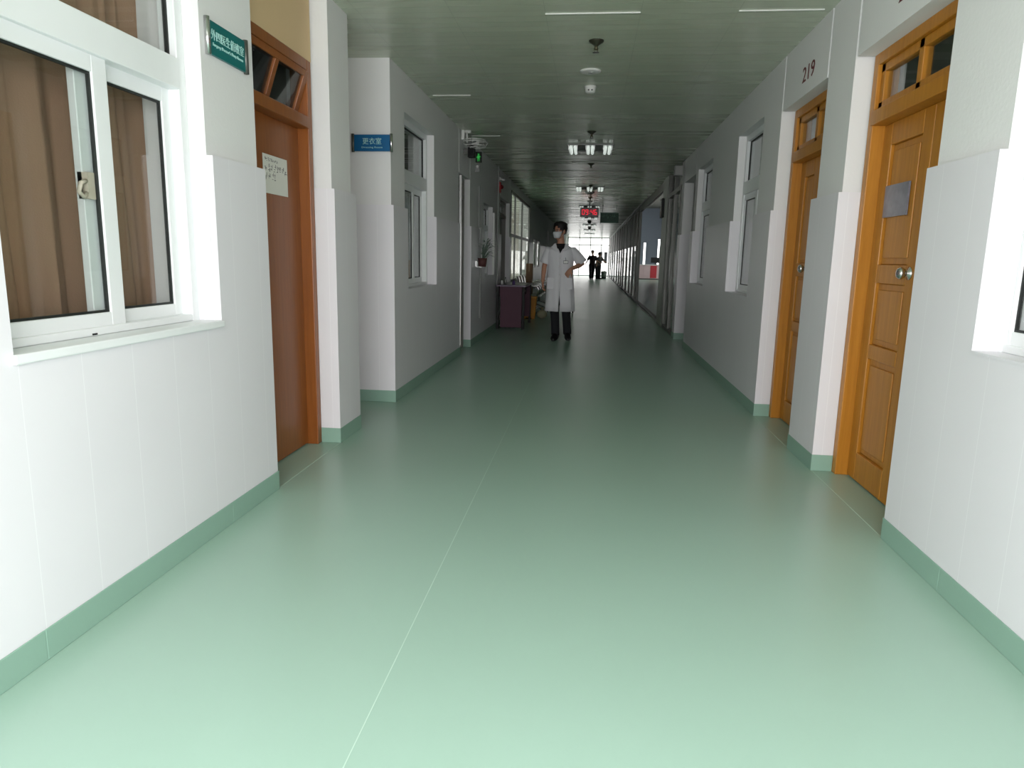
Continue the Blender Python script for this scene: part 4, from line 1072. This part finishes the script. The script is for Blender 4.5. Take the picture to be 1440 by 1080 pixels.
# coat: open shell with a V neck and a slit at the hem, plus short sleeves
def coat(root, m_):
    mb = MB(); N_ = 48; rings = []
    prof = [(.445, -.425, .222, .155, .010), (.56, -.425, .218, .152, .010), (.69, -.427, .212, .150, .002), (.85, -.428, .205, .146, 0), (1.0, -.430, .196, .140, 0), (1.15, -.432, .198, .140, 0),
            (1.25, -.434, .205, .143, 0), (1.31, -.434, .207, .142, .0), (1.345, -.432, .203, .135, .016), (1.375, -.431, .192, .125, .032), (1.40, -.431, .160, .112, .048), (1.425, -.432, .120, .098, .060), (1.452, -.434, .088, .088, .072)]
    for i, (z, cx, rx, ry, gap) in enumerate(prof):
        ring = []
        for k in range(N_+1):
            g = gap/max(rx, .01)
            a = -PI/2+g+(2*PI-2*g)*k/N_
            fold = (.007*math.sin(a*7+1.3)+.005*math.sin(a*11+z*4))*max(0, min(1, (1.1-z)/.5))
            xx = cx+(rx+fold)*math.cos(a); yy = .01+(ry+fold)*math.sin(a)
            ring.append(Lp(xx, z+(0.0 if z < 1.39 else -.02*max(0, -math.sin(a))), yy))
        rings.append(ring)
    mb.loft(rings, cap=False, closed=False)
    # sleeves
    for a, e in (('l', .80), ('r', .92)):
        s0, e0 = Vector(J['sh_'+a]), Vector(J['el_'+a])
        q = Vector(J['chest']); q.z = s0.z-.02
        mb.tube([s0.lerp(q, .45)-Vector((0,0,.01)), s0-Vector((0,0,.018)), s0.lerp(e0, .35)-Vector((0,0,.006)), s0.lerp(e0, .7), s0.lerp(e0, e)], [.050, .068, .074, .080, .086], 18)
    o = mb.build('coat', m_, root, solid=.004)
    # lapels
    lp = MB()
    for s in (-1, 1):
        pts = [Lp(-.434+s*.072, 1.458, -.055), Lp(-.434+s*.066, 1.41, -.1), Lp(-.434+s*.03, 1.345, -.135), Lp(-.434, 1.30, -.146)]
        out = [Lp(-.434+s*.10, 1.45, -.06), Lp(-.434+s*.125, 1.40, -.1), Lp(-.434+s*.085, 1.345, -.14), Lp(-.434+s*.005, 1.28, -.148)]
        lp.loft([[Vector(p), Vector(o2), Vector(o2)+Vector((0, -.006, 0)), Vector(p)+Vector((0, -.006, 0))] for p, o2 in zip(pts, out)], smooth=False)
    lp.build('lapel', m_, o)
    for s in (-1, 1): MB().box(Lp(-.428+s*.13-.06, 0)[0], Lp(-.428+s*.13+.06, 0)[0], -.122, -.112, .78, .95).build('pocket', m_, o, bevel=.003)
    bt = MB()
    for z in (1.24, 1.12, 1.0, .88, .76): bt.lathe([(.001, -.008), (.009, -.008), (.009, 0), (.001, 0)], 10, axis='Y', center=Lp(-.432, z, -.13-.002))
    bt.build('button', WHITEP, o)
    return o
coat(man, COAT)
bd = MB().box(Lp(-.375, 0)[0], Lp(-.315, 0)[0], -.142, -.137, 1.165, 1.205); bo = bd.build('badge', WHITEP, man)
MB().tube([Lp(-.345, 1.205, -.14), Lp(-.35, 1.25, -.138)], .003, 5).tube([Lp(-.345, 1.205, -.141), Lp(-.378, 1.205, -.141), Lp(-.378, 1.162, -.143), Lp(-.312, 1.162, -.143), Lp(-.312, 1.205, -.141), Lp(-.345, 1.205, -.141)], .0035, 5).build('badge_holder', mat('dark_badge_clip', (50, 56, 66), .5), bo)

# --- two far people against the light
def far_person(label, ox, oy, J, shirt_m, seed, yaw, pitch):
    r = thing('person', label, 'person', (ox, oy, 0))
    HMx = figure(r, J, .012, head_yaw=yaw, head_pitch=pitch)
    hair(r, HMx, HAIR, seed, tuft=False); face_parts(r, HMx, mask=False)
    trousers(r, J, DARKCL, 1.22); shoes(r, J, SHOE)
    mb = MB(); P, C, N = Vector(J['pelvis']), Vector(J['chest']), Vector(J['neck'])
    side = (Vector(J['sh_r'])-Vector(J['sh_l'])).normalized(); fwd = Vector((0,0,1)).cross(side)
    mb.loft([[p+side*rx*math.cos(2*PI*k/20)+fwd*ry*math.sin(2*PI*k/20) for k in range(20)] for p, rx, ry in ((P-Vector((0,0,.06)), .185, .13), (P.lerp(C, .5), .175, .122), (C, .198, .13), (C.lerp(N, .55), .18, .112), (C.lerp(N, .9), .08, .075))])
    for a in ('l', 'r'):
        s0, e0 = Vector(J['sh_'+a]), Vector(J['el_'+a])
        mb.tube([s0.lerp(C, .3), s0, s0.lerp(e0, .5), s0.lerp(e0, .85)], [.075, .08, .075, .07], 12)
    link_mesh(remesh(mb, .014, 3), 'shirt', shirt_m, r)
    return r
Ja = dict(pelvis=(0, 0, .92), chest=(.02, -.02, 1.27), neck=(.02, -.02, 1.45), chin=(.0, -.04, 1.505),
          sh_l=(-.17, 0, 1.38), el_l=(-.30, .02, 1.12), wr_l=(-.40, -.05, .93), sh_r=(.2, -.02, 1.38), el_r=(.25, -.06, 1.12), wr_r=(.27, -.12, .9),
          hip_l=(-.09, 0, .88), kn_l=(-.10, -.10, .48), an_l=(-.075, -.10, .09), toe_l=(-.08, -.28, .035), hip_r=(.09, 0, .88), kn_r=(.07, .04, .48), an_r=(.03, .16, .12), toe_r=(.03, .0, .04),
          hand_l=((-.3, -.1, -1), (.9, 0, 0), 1, .3), hand_r=((.05, -.1, -1), (-.9, 0, 0), -1, .3))
far_person('person in dark clothes walking at the bright far end of the corridor', .19, 43.0, Ja, BROWNCL, 4, math.radians(15), 0)
Jb = dict(pelvis=(0, 0, .90), chest=(.06, -.03, 1.22), neck=(.07, -.06, 1.38), chin=(.04, -.13, 1.40),
          sh_l=(-.10, .04, 1.31), el_l=(-.06, -.15, 1.10), wr_l=(.12, -.25, 1.02), sh_r=(.22, -.02, 1.31), el_r=(.33, -.1, 1.12), wr_r=(.52, -.12, 1.02),
          hip_l=(-.08, 0, .87), kn_l=(-.07, -.04, .47), an_l=(-.05, .02, .09), toe_l=(.08, -.1, .035), hip_r=(.08, 0, .87), kn_r=(.10, -.03, .47), an_r=(.09, .02, .09), toe_r=(.24, -.08, .035),
          hand_l=((.9, -.2, -.3), (0, 0, -1), 1, .3), hand_r=((.95, -.1, -.3), (0, 0, -1), 1, .3))
far_person('stooping person in a grey shirt reaching right at the far end', .56, 44.3, Jb, GREYCL, 6, math.radians(50), math.radians(18))
